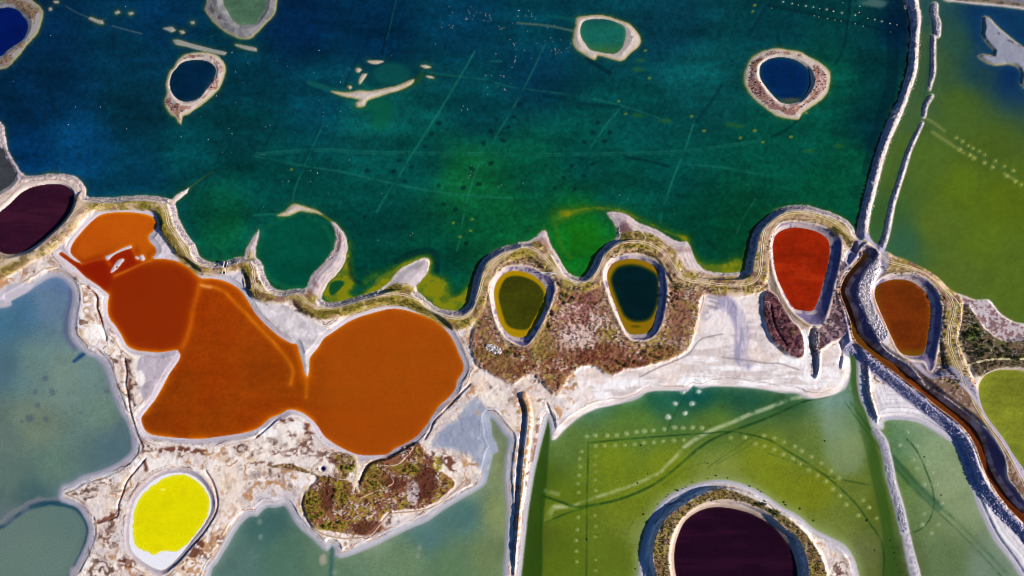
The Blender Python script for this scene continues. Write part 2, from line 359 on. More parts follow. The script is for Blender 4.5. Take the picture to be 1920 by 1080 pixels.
for k, p, w in (('purple', P_purple, .5), ('green', P_green, .2), ('dark', P_dark, .25), ('red', P_red, .35), ('brown', P_brown, .35), ('yellow', P_yellow, .8), ('lime', P_lime, .6), ('maroon', P_maroon, .4),
                ('grey', P_grey, .7), ('navy', P_navy, .8), ('heart', P_heart, .7), ('top', P_top, .7), ('hoop', P_hoop, .7), ('egg', P_egg, .6)):
    add_body(k, sdf(p) + WOBS * w)
add_body('channel', band(CH_line, CH_w, 60) + WOBS * .4)
add_body('well', sdf(Q('K', 362, 476, 370, 463, 382, 462, 390, 474, 384, 487, 370, 488), 30))
Zs['hoop'] = np.minimum(Zs['hoop'], 60)

# ------------------------------------------------------------------ heights (metres)
X_, Y_ = world_xy(UU, VV)
Z = 0.55 + 0.5 * N30 + 0.15 * (N7 - .5)


def plateau(s, h, fall):
    global Z
    Z = np.maximum(Z, h * np.clip(1 + s / fall, 0, 1))


road_main = (Q('P', -120, 560) + Q('E', 0, 610, 150, 520, 250, 470, 350, 380, 430, 290, 490, 240, 560, 228, 700, 221, 830, 221, 900, 240, 940, 290, 960, 370, 1000, 430, 1040, 490, 1080, 560, 1140, 592, 1200, 592, 1280, 580, 1350, 562, 1400, 572, 1430, 612)
  + Q('F', 0, 692, 40, 735, 100, 750, 180, 742, 250, 760, 290, 800, 330, 825, 400, 835, 500, 815, 600, 785, 700, 763, 800, 757, 870, 772, 940, 805, 1000, 850, 1060, 880, 1140, 893, 1190, 873, 1225, 820, 1255, 750, 1275, 680, 1305, 620, 1355, 560)
  + Q('G', 0, 332, 60, 312, 130, 330, 200, 390, 250, 450, 310, 495, 380, 510, 440, 495, 480, 450, 502, 400, 533, 340, 585, 300, 650, 285, 740, 290, 810, 320, 860, 360, 900, 420, 940, 480, 1000, 505, 1080, 512, 1160, 525, 1250, 527, 1320, 520, 1370, 490, 1390, 430, 1400, 300, 1412, 230)
  + Q('H', 0, 182, 60, 142, 130, 122, 210, 122, 290, 142, 370, 180, 430, 225, 490, 265, 540, 285, 590, 320, 620, 360, 660, 395, 720, 412, 800, 430, 870, 460, 940, 510, 990, 570, 1020, 620, 1030, 680, 1010, 760, 1005, 850, 1030, 930, 1060, 1000)
  + Q('M', 1090, 0, 1120, 70, 1160, 150, 1220, 240, 1280, 320, 1340, 420, 1400, 530) + Q('P', 1922, 925, 1990, 1000))
road_branch = Q('H', 1075, 1000, 1100, 978, 1160, 960, 1260, 942, 1440, 940) + Q('P', 2000, 675)
rd = dist_line(spline(road_main), 60)
plateau(14 - rd, 2.7, 13)
# dike between the dark lake and the green basin
dike1 = Q('P', 1709, -140) + Q('D', 816, 0, 832, 60, 840, 120, 836, 200, 832, 290, 825, 380, 808, 450, 784, 530, 761, 590, 721, 680, 678, 790, 641, 890, 608, 1000, 590, 1080) + Q('H', 566, 80, 551, 160, 541, 240)
dk = dist_line(spline(dike1), 40)
plateau(.6 - dk, 2.5, 13)
for s in d2s:
    plateau(s - 2.5, .9, 4)
for s in (pd1, pd2):
    plateau(s - 4, .7, 5)
# ring walls
ringwall = np.minimum(sdf(R_maroon_out, 60), -sdf(R_maroon_in, 60))
plateau(ringwall - .5, 3.4, 8)
for k, h in (('heart', 1.7), ('egg', 2.0), ('navy', 1.5), ('top', 1.4), ('hoop', 1.0)):
    mid = np.minimum(isl[k], -Zs[k])
    plateau(mid - 5.0, h, 4.0)
# levee of the brown channel
levee = sdf(Q('H', 455, 850, 560, 925, 640, 990, 720, 1052) + Q('M', 790, 30, 880, 100, 970, 165, 1040, 225, 1100, 290, 1140, 370, 1170, 450, 1210, 550, 1280, 640, 1360, 730, 1440, 815) + Q('P', 1985, 1060, 1985, 900)
            + Q('M', 1440, 560, 1330, 380, 1250, 250, 1150, 100) + Q('H', 1000, 1040, 880, 1040, 700, 860, 640, 740, 600, 640, 560, 540, 600, 420, 600, 330, 540, 300, 460, 440, 400, 540, 430, 680, 455, 780))
plateau(levee, 4.0, 19)
# small levee fingers on the salt flat
for pts, w, h in ((Q('H', 545, 950, 548, 1000, 552, 1070) + Q('M', 560, 60, 585, 130, 605, 190), [4, 5, 5, 5, 4, 3], 1.9), (Q('H', 265, 760, 270, 850, 275, 930, 272, 1000, 268, 1040), [9, 8, 5, 4, 2], 2.2), (Q('H', 420, 830, 425, 890, 415, 940, 412, 990), [5, 4, 3, 2.5], 1.4),
                  (Q('P', 982, 742) + Q('L', 80, 110, 92, 180, 85, 280, 72, 380, 60, 500, 48, 620, 35, 760, 24, 900, 12, 1080) + Q('P', 960, 1170), [6, 6, 6, 6, 6, 6, 6, 5, 5, 5, 5], 2.2)):
    plateau(band(pts, w) - 2, h, 7)
# scrub wings beside the red pond, scrub lowlands, peninsula
V_redwing = Q('H', -30, 590, 0, 560, 40, 590, 80, 650, 120, 720, 170, 770, 192, 830, 188, 925, 120, 920, 60, 870, 15, 825, -20, 720)
V_redwing2 = Q('H', 345, 640, 375, 480, 405, 390, 445, 425, 420, 480, 395, 540, 400, 600, 430, 680, 462, 740, 468, 775, 430, 805, 350, 845, 290, 880, 260, 830, 290, 760, 330, 700)
V_mid = Q('P', 893, 605, 884, 640, 892, 675, 920, 700, 960, 715, 1000, 700, 1040, 735, 1075, 695, 1110, 685, 1145, 702, 1170, 692, 1230, 680, 1285, 655, 1305, 600, 1322, 550, 1420, 548, 1430, 530, 1290, 530, 1262, 495, 1240, 475, 1190, 458, 1150, 468, 1120, 512, 1080, 535, 1050, 525, 1020, 490, 975, 480, 932, 500, 908, 545, 893, 590)
V_pen = Q('K', 270, 640, 330, 560, 380, 520, 520, 540, 585, 610, 590, 540, 640, 450, 760, 400, 860, 340, 920, 330, 960, 390, 1010, 420, 1000, 470, 1060, 500, 1120, 555, 1080, 610, 960, 690, 840, 705, 740, 720, 690, 780, 620, 840, 540, 845, 420, 825, 330, 800, 290, 740)
V_pen2 = Q('K', 60, 460, 180, 480, 330, 510, 360, 540, 500, 540, 525, 480, 560, 430, 500, 390, 420, 400, 460, 450, 480, 520, 400, 520, 320, 500, 200, 450, 120, 455)
V_east = Q('H', 1070, 800, 1110, 640, 1160, 700, 1230, 790, 1330, 840, 1440, 830, 1700, 840, 1700, 960, 1440, 985, 1300, 990, 1180, 1040, 1140, 990, 1090, 900)
V_east2 = Q('H', 940, 560, 1000, 620, 1010, 700, 985, 800, 985, 900, 1020, 1000, 1080, 1080, 1000, 1080, 930, 1040, 940, 960, 960, 860, 975, 720)
s_vm = sdf(V_mid, 40) + WOB * 1.5
s_rw = sdf(V_redwing, 40) + WOBS; s_rw2 = sdf(V_redwing2, 40) + WOBS
s_pen = sdf(V_pen, 40) + WOB * 1.2; s_pen2 = sdf(V_pen2, 30) + WOB
s_ve = sdf(V_east, 40) + WOB; s_ve2 = sdf(V_east2, 40) + WOB
plateau(s_vm, 1.6, 8)
plateau(s_rw, 2.0, 6)
plateau(s_rw2, 2.4, 9)
plateau(s_pen, 1.3, 5)
plateau(s_ve, 1.8, 8)

# slopes up from the waters
spits = {'lagoon': Q('F', 280, 730, 300, 680, 330, 630, 380, 580, 425, 530, 445, 480, 452, 400, 420, 345, 460, 365, 505, 420, 520, 480, 510, 560, 470, 640, 420, 690, 395, 750, 360, 790, 300, 760),
         'apron': Q('F', 690, 745, 760, 660, 830, 590, 950, 540, 985, 570, 970, 650, 910, 705, 900, 742, 800, 735),
         'delta': Q('G', 535, 110, 620, 108, 720, 165, 880, 240, 990, 270, 1030, 370, 1090, 430, 1200, 465, 1310, 460, 1300, 490, 1080, 490, 960, 460, 900, 370, 820, 300, 740, 275, 600, 275, 605, 230),
         'tip': Q('G', 60, 290, 140, 250, 190, 210, 215, 270, 250, 350, 190, 340, 120, 300), 'left': Q('E', 1375, 555, 1385, 500, 1415, 440, 1450, 400, 1450, 470, 1430, 560), 'twig': Q('E', 950, 230, 1000, 190, 1068, 150, 1050, 190, 980, 250)}
sp_s = {k: sdf(p, 30) for k, p in spits.items()}
sp_all = np.max(np.stack(list(sp_s.values())), axis=0)
gentle = sm(-4, 3, sp_all)
for s in list(isl.values()) + islet_s:
    gentle = np.maximum(gentle, sm(-3, 2, s))
D_l = -Zs['lake']
slope_l = 0.24 * (1 - gentle) + 0.05 * gentle
Z = np.minimum(Z, np.where(D_l < 65, np.maximum(D_l, 0) * slope_l + .02 + 9 * (D_l > 64), 9))
slopes = dict(east=.24, west=.035, south=.03, greenb=.03, orange=.06, purple=.3, yellow=.07, lime=.15, maroon=.18, grey=.12, navy=.09, heart=.2, top=.1, hoop=.06, egg=.22, well=.5, channel=.3)
knee = dict(greenb=10, west=14, south=13, orange=9, yellow=6, lime=6, maroon=7)
for k, sl in slopes.items():
    D = -Zs[k]
    kn = knee.get(k, 99)
    Z = np.minimum(Z, np.where(D < 60, np.maximum(D, 0) * sl + np.maximum(D - kn, 0) * .45 + .015, 9))
D = -Zs['greenb']
Z = np.where((D > 0) & (D < 30) & (pd1 > -1), np.minimum(.05 + .03 * D, .3) + .1 * (N4 - .4), Z)
Z = np.where((pd2 > -1) & (D < 30) & (D > 0), np.minimum(.05 + .03 * D, .3), Z)
# egg ponds dug below a rim; the rim is wider on one side
for k, r, h in (('green', R_green, 2.2), ('dark', R_dark, 2.0), ('red', R_red, 2.5), ('brown', R_brown, 2.4), ('channel', R_channel, 4.0)):
    rs = sdf(r, 60)
    Dw = np.maximum(-Zs[k], 0)
    t = Dw / (Dw + np.maximum(rs, 0) + .3)
    bowl = h * (0.10 * t + 0.90 * t ** 1.3)
    inr = (rs > 0) & (Zs[k] < 0)
    out = h * np.clip(1 + (rs + 3) / 26.0, 0, 1)
    near = (rs <= 0) & (rs > -26)
    if k != 'channel':
        Z = np.where(near, np.maximum(Z, np.minimum(out, np.where(D_l < 60, np.maximum(D_l, 0) * .27, 9))), Z)
    Z = np.where(inr, bowl, Z)
    Zs['rim_' + k] = rs

# scarps and ditches cut into the crust
scarps = [(Q('P', 160, 537) + Q('E', 510, 730, 548, 770, 545, 830, 565, 880, 580, 940, 600, 1000) + Q('I', 755, 20, 775, 80, 800, 150), 1.8, .9), (Q('I', 938, 290, 952, 400, 945, 480, 962, 560, 975, 660, 1000, 760, 1030, 860, 1075, 950), 1.8, 1.0),
          (Q('J', 820, 420, 770, 480, 715, 550, 690, 620, 668, 680, 662, 740, 600, 765, 535, 775, 528, 750), 1.6, .8), (Q('J', 1160, 490, 1200, 560, 1222, 640, 1215, 720, 1150, 830, 1070, 920, 1000, 1000, 915, 1058), 2.0, .9),
          (Q('K', 1110, 90, 1050, 115, 1000, 160, 970, 200, 965, 235, 900, 300, 830, 340, 770, 365, 720, 415, 650, 440, 610, 490, 585, 555), 2.6, 1.3), (Q('K', 1205, 0, 1130, 75, 1060, 150, 1000, 210, 985, 250, 950, 310), 1.6, .9),
          (Q('K', 140, 175, 100, 215, 50, 260, 0, 300), 1.6, .9), (Q('K', 272, 630, 262, 690, 290, 760, 310, 800), 1.8, 1.0),
          (Q('H', 12, 640, 25, 720, 50, 790, 100, 860), 1.8, 1.0), (Q('L', 195, 110, 215, 160, 225, 190), 1.6, .9), (Q('F', 452, 380, 462, 430, 450, 500, 430, 540, 380, 590, 335, 635, 305, 690), 1.6, .5),
          (Q('P', 462, 517, 466, 530, 467, 545, 468, 552), 4.5, 2.2), (Q('P', 425, 497, 423, 511), 2.2, 1.6), (Q('L', 48, 95, 66, 140, 68, 220, 56, 320, 45, 420, 34, 560, 24, 700, 12, 860, 0, 1080), 3.6, 1.7),
          (Q('H', 545, 955, 545, 1010, 548, 1080) + Q('M', 552, 60, 575, 140, 590, 190), 3.0, 1.3), (Q('H', 245, 770, 243, 850, 258, 930, 262, 1020), 4.0, 1.5), (Q('H', 408, 850, 415, 900, 405, 960), 2.6, 1.0),
          (Q('H', 480, 290, 475, 330, 500, 350, 530, 335), 3, 1.2),
          (Q('A', 938, 520, 936, 560, 945, 595, 975, 625), 1.6, .8), (Q('A', 1200, 350, 1222, 385, 1215, 440), 1.5, .7)]
scarp_m = np.zeros((NV, NU), np.float32)
for pts, w, dep in scarps:
    m = lmask(pts, w, 1.5)
    Z = Z - m * np.minimum(dep, np.maximum(Z - .12, 0))
    scarp_m = np.maximum(scarp_m, m)

veg = np.zeros((NV, NU), np.float32)
for s, f in ((s_vm, 1), (s_rw, .95), (s_rw2, .9), (s_pen, 1), (s_pen2, 1), (s_ve, 1), (s_ve2, 1)):
    veg = np.maximum(veg, sm(-3, 3, s) * f)
ring_veg = sm(.5, 3.5, ringwall + (N7 - .5) * 3)
veg = np.maximum(veg, ring_veg)
water_any = np.max(np.stack([Zs[k] for k in bodies]), axis=0)
isl_veg = np.zeros((NV, NU), np.float32)
for k in ('heart', 'egg', 'navy'):
    mid = np.minimum(isl[k], -Zs[k])
    isl_veg = np.maximum(isl_veg, sm(4.5, 7.5, mid - 1 + (N14 - .5) * 22))
isl_veg = np.maximum(isl_veg, sm(2, 4, 5 - np.hypot(UU - 1184, VV - 70) + (N7 - .5) * 4))
cause = sm(24, 14, rd) * sm(2.5, 7, D_l)
veg_c = cause * sm(.42, .56, N14b + .15 * (N30 - .5))
land = sm(1.5, 5, -water_any)
Z = Z + land * (veg * .4 * (N4 - .45) + .10 * (N4 - .5) * sm(4, 12, -water_any) + .08 * (N4 - .5) + veg_c * .3 * (N4 - .5))
rough_slope = np.maximum(sm(1, 4, D_l) * sm(13, 9, D_l) * (1 - gentle), 0)
Z = Z + rough_slope * .7 * (N4 - .5)
Z = Z + sm(15, 10, dk) * land * .8 * (N4 - .5)
deep = np.zeros((NV, NU), np.float32)
Z_land = np.maximum(Z, 0.01 + 0.006 * np.clip(-water_any, 0, 3))
Z = np.where(water_any > 0, -0.02 - np.minimum(.05 * water_any, .9), Z_land)

# ------------------------------------------------------------------ colours of ground and lake beds (display values, turned to reflectance at the end)
C = np.empty((NV, NU, 3), np.float32)
C[:] = (230, 215, 203)
mixc(C, (250, 240, 226), sm(.45, .58, N14 * .45 + N30 * .55))
mixc(C, (184, 172, 178), sm(.52, .64, N14b * .4 + N30b * .6) * .8)
mixc(C, (150, 130, 122), sm(.58, .66, N7 * .6 + N4 * .4) * .22)
mixc(C, (232, 214, 190), sm(.55, .7, N30b) * .6)
# dirty, crusted land between the ponds
dirty = np.zeros((NV, NU), np.float32)
for cx, cy, r in ((540, 850, 90), (430, 930, 70), (230, 960, 70), (330, 860, 60), (880, 720, 60), (940, 730, 50), (240, 640, 50), (1000, 760, 60), (900, 640, 40), (620, 860, 60), (190, 590, 30), (800, 830, 60), (250, 740, 45)):
    dirty = np.maximum(dirty, np.exp(-((UU - cx) ** 2 + (VV - cy) ** 2) / (r * r)))
mixc(C, (176, 150, 136), sm(.50, .62, N7 * .6 + N14b * .4) * dirty * .5)
mixc(C, (96, 66, 56), sm(.60, .72, N7b * .65 + N14 * .35) * dirty * .9)
mixc(C, (250, 244, 236), sm(.56, .66, N14b * .6 + N7 * .4) * dirty * .8)
rid = sm(.028, .008, np.abs(N30 - .5)) + sm(.03, .01, np.abs(N14b - .5)) * .8
mixc(C, (120, 92, 80), np.clip(rid, 0, 1) * dirty * .3 * sm(.45, .6, N60))
mixc(C, (170, 146, 134), sm(.02, .006, np.abs(N30b - .52)) * .2)
# shore bands parallel to the waterline
for k, wgrey, col in (('west', 17, (172, 173, 188)), ('south', 15, (178, 180, 190)), ('greenb', 12, (188, 188, 196)), ('orange', 11, (190, 182, 190)), ('yellow', 7, (164, 154, 166)), ('lime', 8, (185, 170, 150)), ('maroon', 6, (165, 145, 130)), ('grey', 8, (150, 148, 150)), ('navy', 8, (140, 140, 150))):
    D = -Zs[k] + (N14 - .5) * 6
    D = D + (N30b - .5) * 22 * sm(2, 12, -Zs[k])
    m = sm(wgrey + 7, wgrey - 6, D) * (-Zs[k] < 60) * (Zs[k] < 3)
    mixc(C, col, m * .82)
    lines = sm(.72, .96, np.sin(D * 1.15 + N30 * 9)) * m
    mixc(C, np.array(col) * .86, lines * .38)
    mixc(C, np.array(col) * 1.14, sm(.6, .95, np.sin(D * .62 + 2 + N30b * 7)) * m * .6)
    edge = sm(2.6, 1.2, np.abs(-Zs[k] - 1.2))
    if k in ('orange', 'greenb', 'south', 'west'):
        mixc(C, np.array(col) * (1.16 if k == 'orange' else .82), edge * .45)
    if k in ('west', 'south', 'greenb', 'maroon'):
        mixc(C, (246, 240, 234), sm(7, 2, np.abs(D - wgrey - 8)) * .6 * sm(.42, .6, N30))
wdist = np.clip(-water_any, 0, 62) + (N14 - .5) * 5
ph1 = np.sin(wdist * .55 + N60 * 16 + N30 * 5); ph2 = np.sin(wdist * 1.25 + N60 * 21 + N14 * 4); ph3 = np.sin(wdist * .24 + N60 * 9)
bare = land * sm(4, 12, -water_any)
mixc(C, (252, 245, 234), bare * sm(.1, .8, ph3) * sm(.42, .55, N30) * .75)
mixc(C, (196, 182, 184), bare * sm(.35, .95, ph1) * sm(.4, .6, N30b) * .6)
mixc(C, (148, 120, 104), bare * sm(.78, .98, ph2) * sm(.46, .58, N14b) * .6)
mixc(C, (255, 248, 238), bare * sm(.7, .98, -ph2) * .4)
mixc(C, (186, 132, 82), bare * sm(.8, .98, ph1) * sm(.42, .54, N14) * .8)
mixc(C, (96, 70, 60), bare * sm(.9, .99, np.sin(wdist * .42 + N60 * 18 + 1.3)) * sm(.42, .54, N14b * .6 + N7 * .4) * .9)
mixc(C, (214, 176, 132), bare * sm(.56, .68, N30 * .5 + N14b * .5) * .5)
mixc(C, (128, 96, 80), bare * sm(.60, .68, N7 * .5 + N14 * .5) * .3)
for cx, cy, rx, ry, tone_, a_ in ((530, 815, 40, 24, (250, 242, 232), .8), (560, 860, 40, 18, (246, 236, 226), .7), (300, 866, 40, 12, (250, 244, 236), .8), (430, 905, 44, 26, (244, 228, 208), .7), (420, 960, 30, 30, (240, 222, 206), .6), (520, 930, 46, 18, (206, 200, 206), .6), (190, 960, 30, 24, (236, 222, 212), .6), (240, 1020, 26, 30, (214, 216, 222), .6),
                                  (480, 890, 16, 8, (150, 140, 140), .6), (560, 905, 22, 7, (246, 240, 236), .8), (930, 748, 26, 14, (246, 236, 222), .8), (955, 790, 12, 40, (236, 220, 204), .7), (900, 715, 26, 12, (240, 222, 206), .7), (1005, 735, 22, 12, (232, 214, 206), .7), (180, 690, 16, 30, (232, 226, 228), .7), (260, 690, 12, 26, (250, 244, 232), .8), (1000, 780, 8, 40, (238, 216, 196), .6)):
    mixc(C, tone_, sm(1.35, .45, np.hypot((UU - cx) / rx, (VV - cy) / ry) + (N14 - .5) * 1.4 + (N4 - .5) * .6) * a_ * bare)
for cx, cy, rx, ry in ((545, 815, 10, 6), (575, 835, 9, 12), (600, 850, 8, 14), (560, 850, 30, 10), (490, 870, 24, 5), (415, 1010, 10, 14), (385, 1040, 14, 10), (200, 905, 14, 8), (205, 1010, 16, 20), (240, 1055, 16, 8), (610, 815, 5, 10), (855, 700, 5, 12), (1010, 715, 14, 4), (520, 848, 10, 5)):
    mixc(C, (112, 74, 60), sm(1.3, .5, np.hypot((UU - cx) / rx, (VV - cy) / ry) + (N7 - .5) * 1.6) * .75 * sm(.42, .52, N4) * bare)
# big white salt flat above the green basin
flat = sdf(Q('P', 1035, 830) + Q('L', 260, 210, 330, 130, 380, 60) + Q('G', 350, 1000, 420, 975, 520, 990, 570, 1025, 690, 985, 800, 950, 940, 920, 990, 890, 1020, 780, 1060, 660, 1090, 575, 1160, 565, 1280, 575, 1370, 585, 1385, 640, 1440, 780)
           + Q('H', 60, 890, 160, 935, 205, 930, 250, 900, 300, 880, 380, 850, 450, 800, 460, 880, 462, 1000) + Q('M', 400, 40, 270, 80, 170, 50, 0, 34) + Q('L', 1330, 17, 1100, 12, 930, 35, 760, 45, 600, 110, 420, 160, 290, 260), 50) + WOB
mf = sm(-2, 4, flat)
mixc(C, (240, 230, 226), mf)
mixc(C, (250, 248, 246), mf * sm(.34, .52, fbm(70, 4, 16)) * sm(640, 680, VV + 0 * UU))
mixc(C, (204, 190, 184), mf * sm(.48, .66, fbm(60, 5, 14)) * .75)
mixc(C, (236, 214, 196), mf * sm(.5, .66, N30b) * .5)
mixc(C, (150, 132, 128), mf * sm(.95, .998, np.sin(wdist * .33 + N60 * 9)) * .6)
wash = lmask(Q('G', 1140, 590, 1200, 620, 1260, 690, 1290, 770, 1290, 850, 1285, 930, 1320, 960), 13, 5) * mf
mixc(C, (160, 155, 180), wash * (.45 + .5 * sm(.4, .6, fbm(6, 3, 40))))
wash2 = lmask(Q('G', 1085, 700, 1130, 660, 1180, 650), 8, 5) * mf
mixc(C, (165, 160, 182), wash2 * .8 * sm(.35, .6, N7))
for pts in (Q('G', 720, 1040, 830, 985, 940, 940, 1000, 905, 1060, 830, 1180, 800), Q('G', 1180, 930, 1300, 945, 1440, 965) + Q('H', 60, 965, 170, 1000), Q('G', 1100, 640, 1150, 655), Q('G', 1100, 590, 1150, 600), Q('G', 1110, 615, 1160, 630)):
    mixc(C, (140, 128, 130), lmask(pts, 1.3, 1.6) * .75)
mixc(C, (250, 248, 245), lmask(Q('H', 200, 770, 205, 870, 210, 960, 220, 1060), 5, 3) * .8)
# east salt flat by the channel
flat2 = sdf(Q('M', 600, 20, 720, 10, 830, 110, 960, 230, 1060, 330, 1100, 430, 1150, 580, 1240, 690, 1440, 890) + Q('P', 1985, 1090, 1985, 1180, 1930, 1180) + Q('M', 1400, 1050, 1270, 870, 1180, 680, 1110, 480, 1040, 335, 850, 215, 655, 205), 50) + WOBS
m2 = sm(-2, 3, flat2)
mixc(C, (226, 220, 222), m2)
ff = -Zs['greenb']
mixc(C, (242, 240, 242), m2 * sm(.2, .8, np.sin(ff * .33 + N60 * 5)) * .9)
mixc(C, (170, 168, 178), m2 * sm(.75, .97, np.sin(ff * .8 + N60 * 8)) * .6)
mixc(C, (178, 176, 190), sm(7, 3, ff) * (ff > -3) * m2 * .9)
# blue-grey wet mud flat
mud = sdf(Q('K', 1000, 340, 1060, 240, 1130, 190, 1200, 120, 1245, 80, 1290, 130, 1330, 190, 1390, 260, 1430, 320, 1400, 400, 1330, 600, 1250, 610, 1280, 540, 1260, 450, 1200, 390, 1100, 365), 40) + WOB * .8
mm = sm(-7, 6, mud + (N30 - .5) * 10)
mixc(C, (150, 160, 180), mm * .95)
mixc(C, (170, 176, 190), mm * sm(.45, .65, N30) * .8)
mixc(C, (132, 146, 168), mm * sm(.5, .7, N14 * .5 + N30b * .5) * .5)
mixc(C, (190, 194, 202), mm * sm(.8, .98, np.sin(wdist * .5 + N60 * 12)) * .5)
mixc(C, (180, 160, 130), sm(7, 3, np.hypot(UU - 897, (VV - 774) * 1.2)) * .8)
# triangle of salt between the orange circles, and the grey pans
for pts, col in ((Q('P', 468, 560, 490, 558, 540, 575, 600, 610, 612, 622, 590, 660, 577, 700, 566, 670, 550, 645, 520, 610, 490, 590), (208, 203, 205)), (Q('E', 1130, 640, 1200, 640, 1290, 630, 1380, 640, 1390, 740, 1440, 800, 1400, 790, 1330, 700, 1240, 670), (205, 200, 206)),
                 (Q('E', 560, 290, 720, 272, 860, 280, 905, 330, 910, 420, 940, 470, 980, 545, 900, 550, 880, 500, 850, 450, 890, 380, 860, 320, 720, 290), (205, 196, 202)), (Q('F', 720, 730, 780, 670, 830, 620, 950, 560, 968, 600, 940, 660, 890, 720), (196, 186, 190)),
                 (Q('F', 310, 720, 380, 610, 440, 545, 480, 560, 440, 640, 390, 690, 350, 760), (190, 180, 190)), (Q('I', 1040, 300, 1180, 260, 1330, 235, 1330, 300, 1230, 430, 1130, 600, 1060, 560), (186, 176, 186)),
                 (Q('P', 0, 545, 40, 530, 70, 545, 20, 590, -60, 620), (185, 180, 190))):
    s = sdf(pts, 20) + WOB
    mixc(C, col, sm(-2, 3, s) * .9)
    mixc(C, np.array(col) * .8, sm(-2, 3, s) * sm(.55, .7, N14) * .5)
    mixc(C, np.array(col) * 1.16, sm(-2, 3, s) * sm(.55, .68, N14b) * .5)


def scrub(m, a, b, c, pale, amt=1.0):
    """speckled low vegetation: a main, b second, c dark, pale bare ground showing"""
    mixc(C, a, m * amt)
    mixc(C, b, m * amt * sm(.47, .57, N30b * .5 + N7b * .5))
    mixc(C, np.array(b) * .5 + np.array(a) * .5, m * amt * sm(.5, .6, N4))
    mixc(C, c, m * amt * sm(.55, .63, N7 * .35 + N4 * .65) * .8)
    mixc(C, pale, m * amt * sm(.53, .60, N14 * .4 + N4 * .6) * .85)


scrub(sm(-3, 2, s_vm), (144, 98, 76), (158, 134, 68), (78, 48, 44), (226, 200, 188))
mixc(C, (226, 206, 196), sm(-3, 3, 48 - np.hypot(UU - 1080, (VV - 620) * .9)) * sm(.44, .58, N14 * .5 + N7 * .5) * .8)
mixc(C, (120, 62, 40), sm(-3, 8, s_vm) * sm(640, 670, VV + 30 * (N30 - .5)) * sm(.42, .55, N7) * .7)
for cx, cy, rx, ry, tone_ in ((1090, 560, 34, 34, (140, 84, 84)), (1075, 600, 40, 26, (168, 112, 104)), (1015, 640, 26, 40, (150, 132, 62)), (1110, 660, 60, 22, (112, 58, 40)), (1190, 690, 60, 14, (112, 56, 36)), (940, 685, 34, 20, (134, 96, 60)), (1270, 600, 24, 40, (140, 96, 76)), (1240, 660, 34, 14, (150, 110, 60)), (910, 660, 22, 18, (150, 132, 66)), (1060, 545, 16, 10, (176, 156, 60))):
    mixc(C, tone_, sm(1.3, .5, np.hypot((UU - cx) / rx, (VV - cy) / ry) + (N7 - .5) * .9) * sm(-2, 3, s_vm) * sm(.32, .5, N4) * .95)
mixc(C, (230, 206, 196), sm(1.3, .4, np.hypot((UU - 1085) / 34, (VV - 632) / 26) + (N7 - .5) * 1.3) * .8)
scrub(sm(-2, 2, s_rw), (112, 66, 70), (90, 52, 58), (64, 34, 44), (190, 160, 165), .95)
mixc(C, (150, 140, 50), sm(10, 4, np.hypot((UU - 1484) * 1.4, VV - 620)) * .8)
scrub(sm(-2, 3, s_rw2), (142, 112, 122), (120, 88, 96), (92, 64, 74), (198, 178, 178), .9)
scrub(sm(-2, 2, s_pen), (140, 88, 64), (156, 132, 56), (72, 42, 36), (222, 204, 196))
for cx, cy, rx, ry in ((590, 945, 24, 30), (640, 925, 18, 28), (700, 900, 24, 28), (652, 875, 18, 14), (625, 985, 30, 10), (760, 880, 30, 12), (820, 870, 10, 14)):
    mixc(C, (138, 128, 28), sm(1.25, .7, np.hypot((UU - cx) / rx, (VV - cy) / ry) + (N7 - .5) * .9) * .85 * sm(.3, .5, N4))
for cx, cy, rx, ry in ((615, 930, 14, 26), (640, 860, 20, 12), (690, 990, 30, 14), (740, 905, 22, 12), (800, 900, 18, 30), (790, 925, 22, 10)):
    mixc(C, (84, 40, 28), sm(1.25, .7, np.hypot((UU - cx) / rx, (VV - cy) / ry) + (N7 - .5) * .9) * .8)
mixc(C, (204, 190, 190), sm(1.2, .7, np.hypot((UU - 775) / 12, (VV - 925) / 24) + (N7 - .5) * .8) * .9)
scrub(sm(-2, 2, s_pen2), (128, 108, 40), (112, 66, 46), (60, 40, 30), (205, 185, 165), .8)
scrub(sm(-2, 3, s_ve), (104, 84, 60), (92, 92, 50), (58, 46, 38), (165, 150, 140), .95)
mixc(C, (84, 112, 40), sm(22, 8, np.hypot(UU - 1822, VV - 625)) * sm(.4, .5, N7) * .8)
scrub(sm(-2, 3, s_ve2), (100, 92, 48), (80, 70, 44), (46, 38, 34), (176, 160, 140), .9)
spk = sdf(Q('H', 1090, 600, 1170, 620, 1240, 620, 1310, 700, 1440, 760, 1560, 800, 1560, 850, 1440, 835, 1330, 840, 1230, 780, 1160, 700), 30) + WOB
mixc(C, (196, 184, 186), sm(-2, 2, spk))
mixc(C, (120, 84, 86), sm(-2, 2, spk) * sm(.5, .58, N7 * .4 + N4 * .6) * .8)
# ring wall scrub
ang = np.arctan2(VV - 1040, UU - 1380)
scrub(ring_veg, (128, 102, 70), (146, 128, 56), (70, 58, 42), (170, 148, 118))
mixc(C, (70, 82, 40), ring_veg * sm(-1.75, -1.3, ang) * sm(-.45, -.8, ang) * sm(.3, .5, N4) * .8)
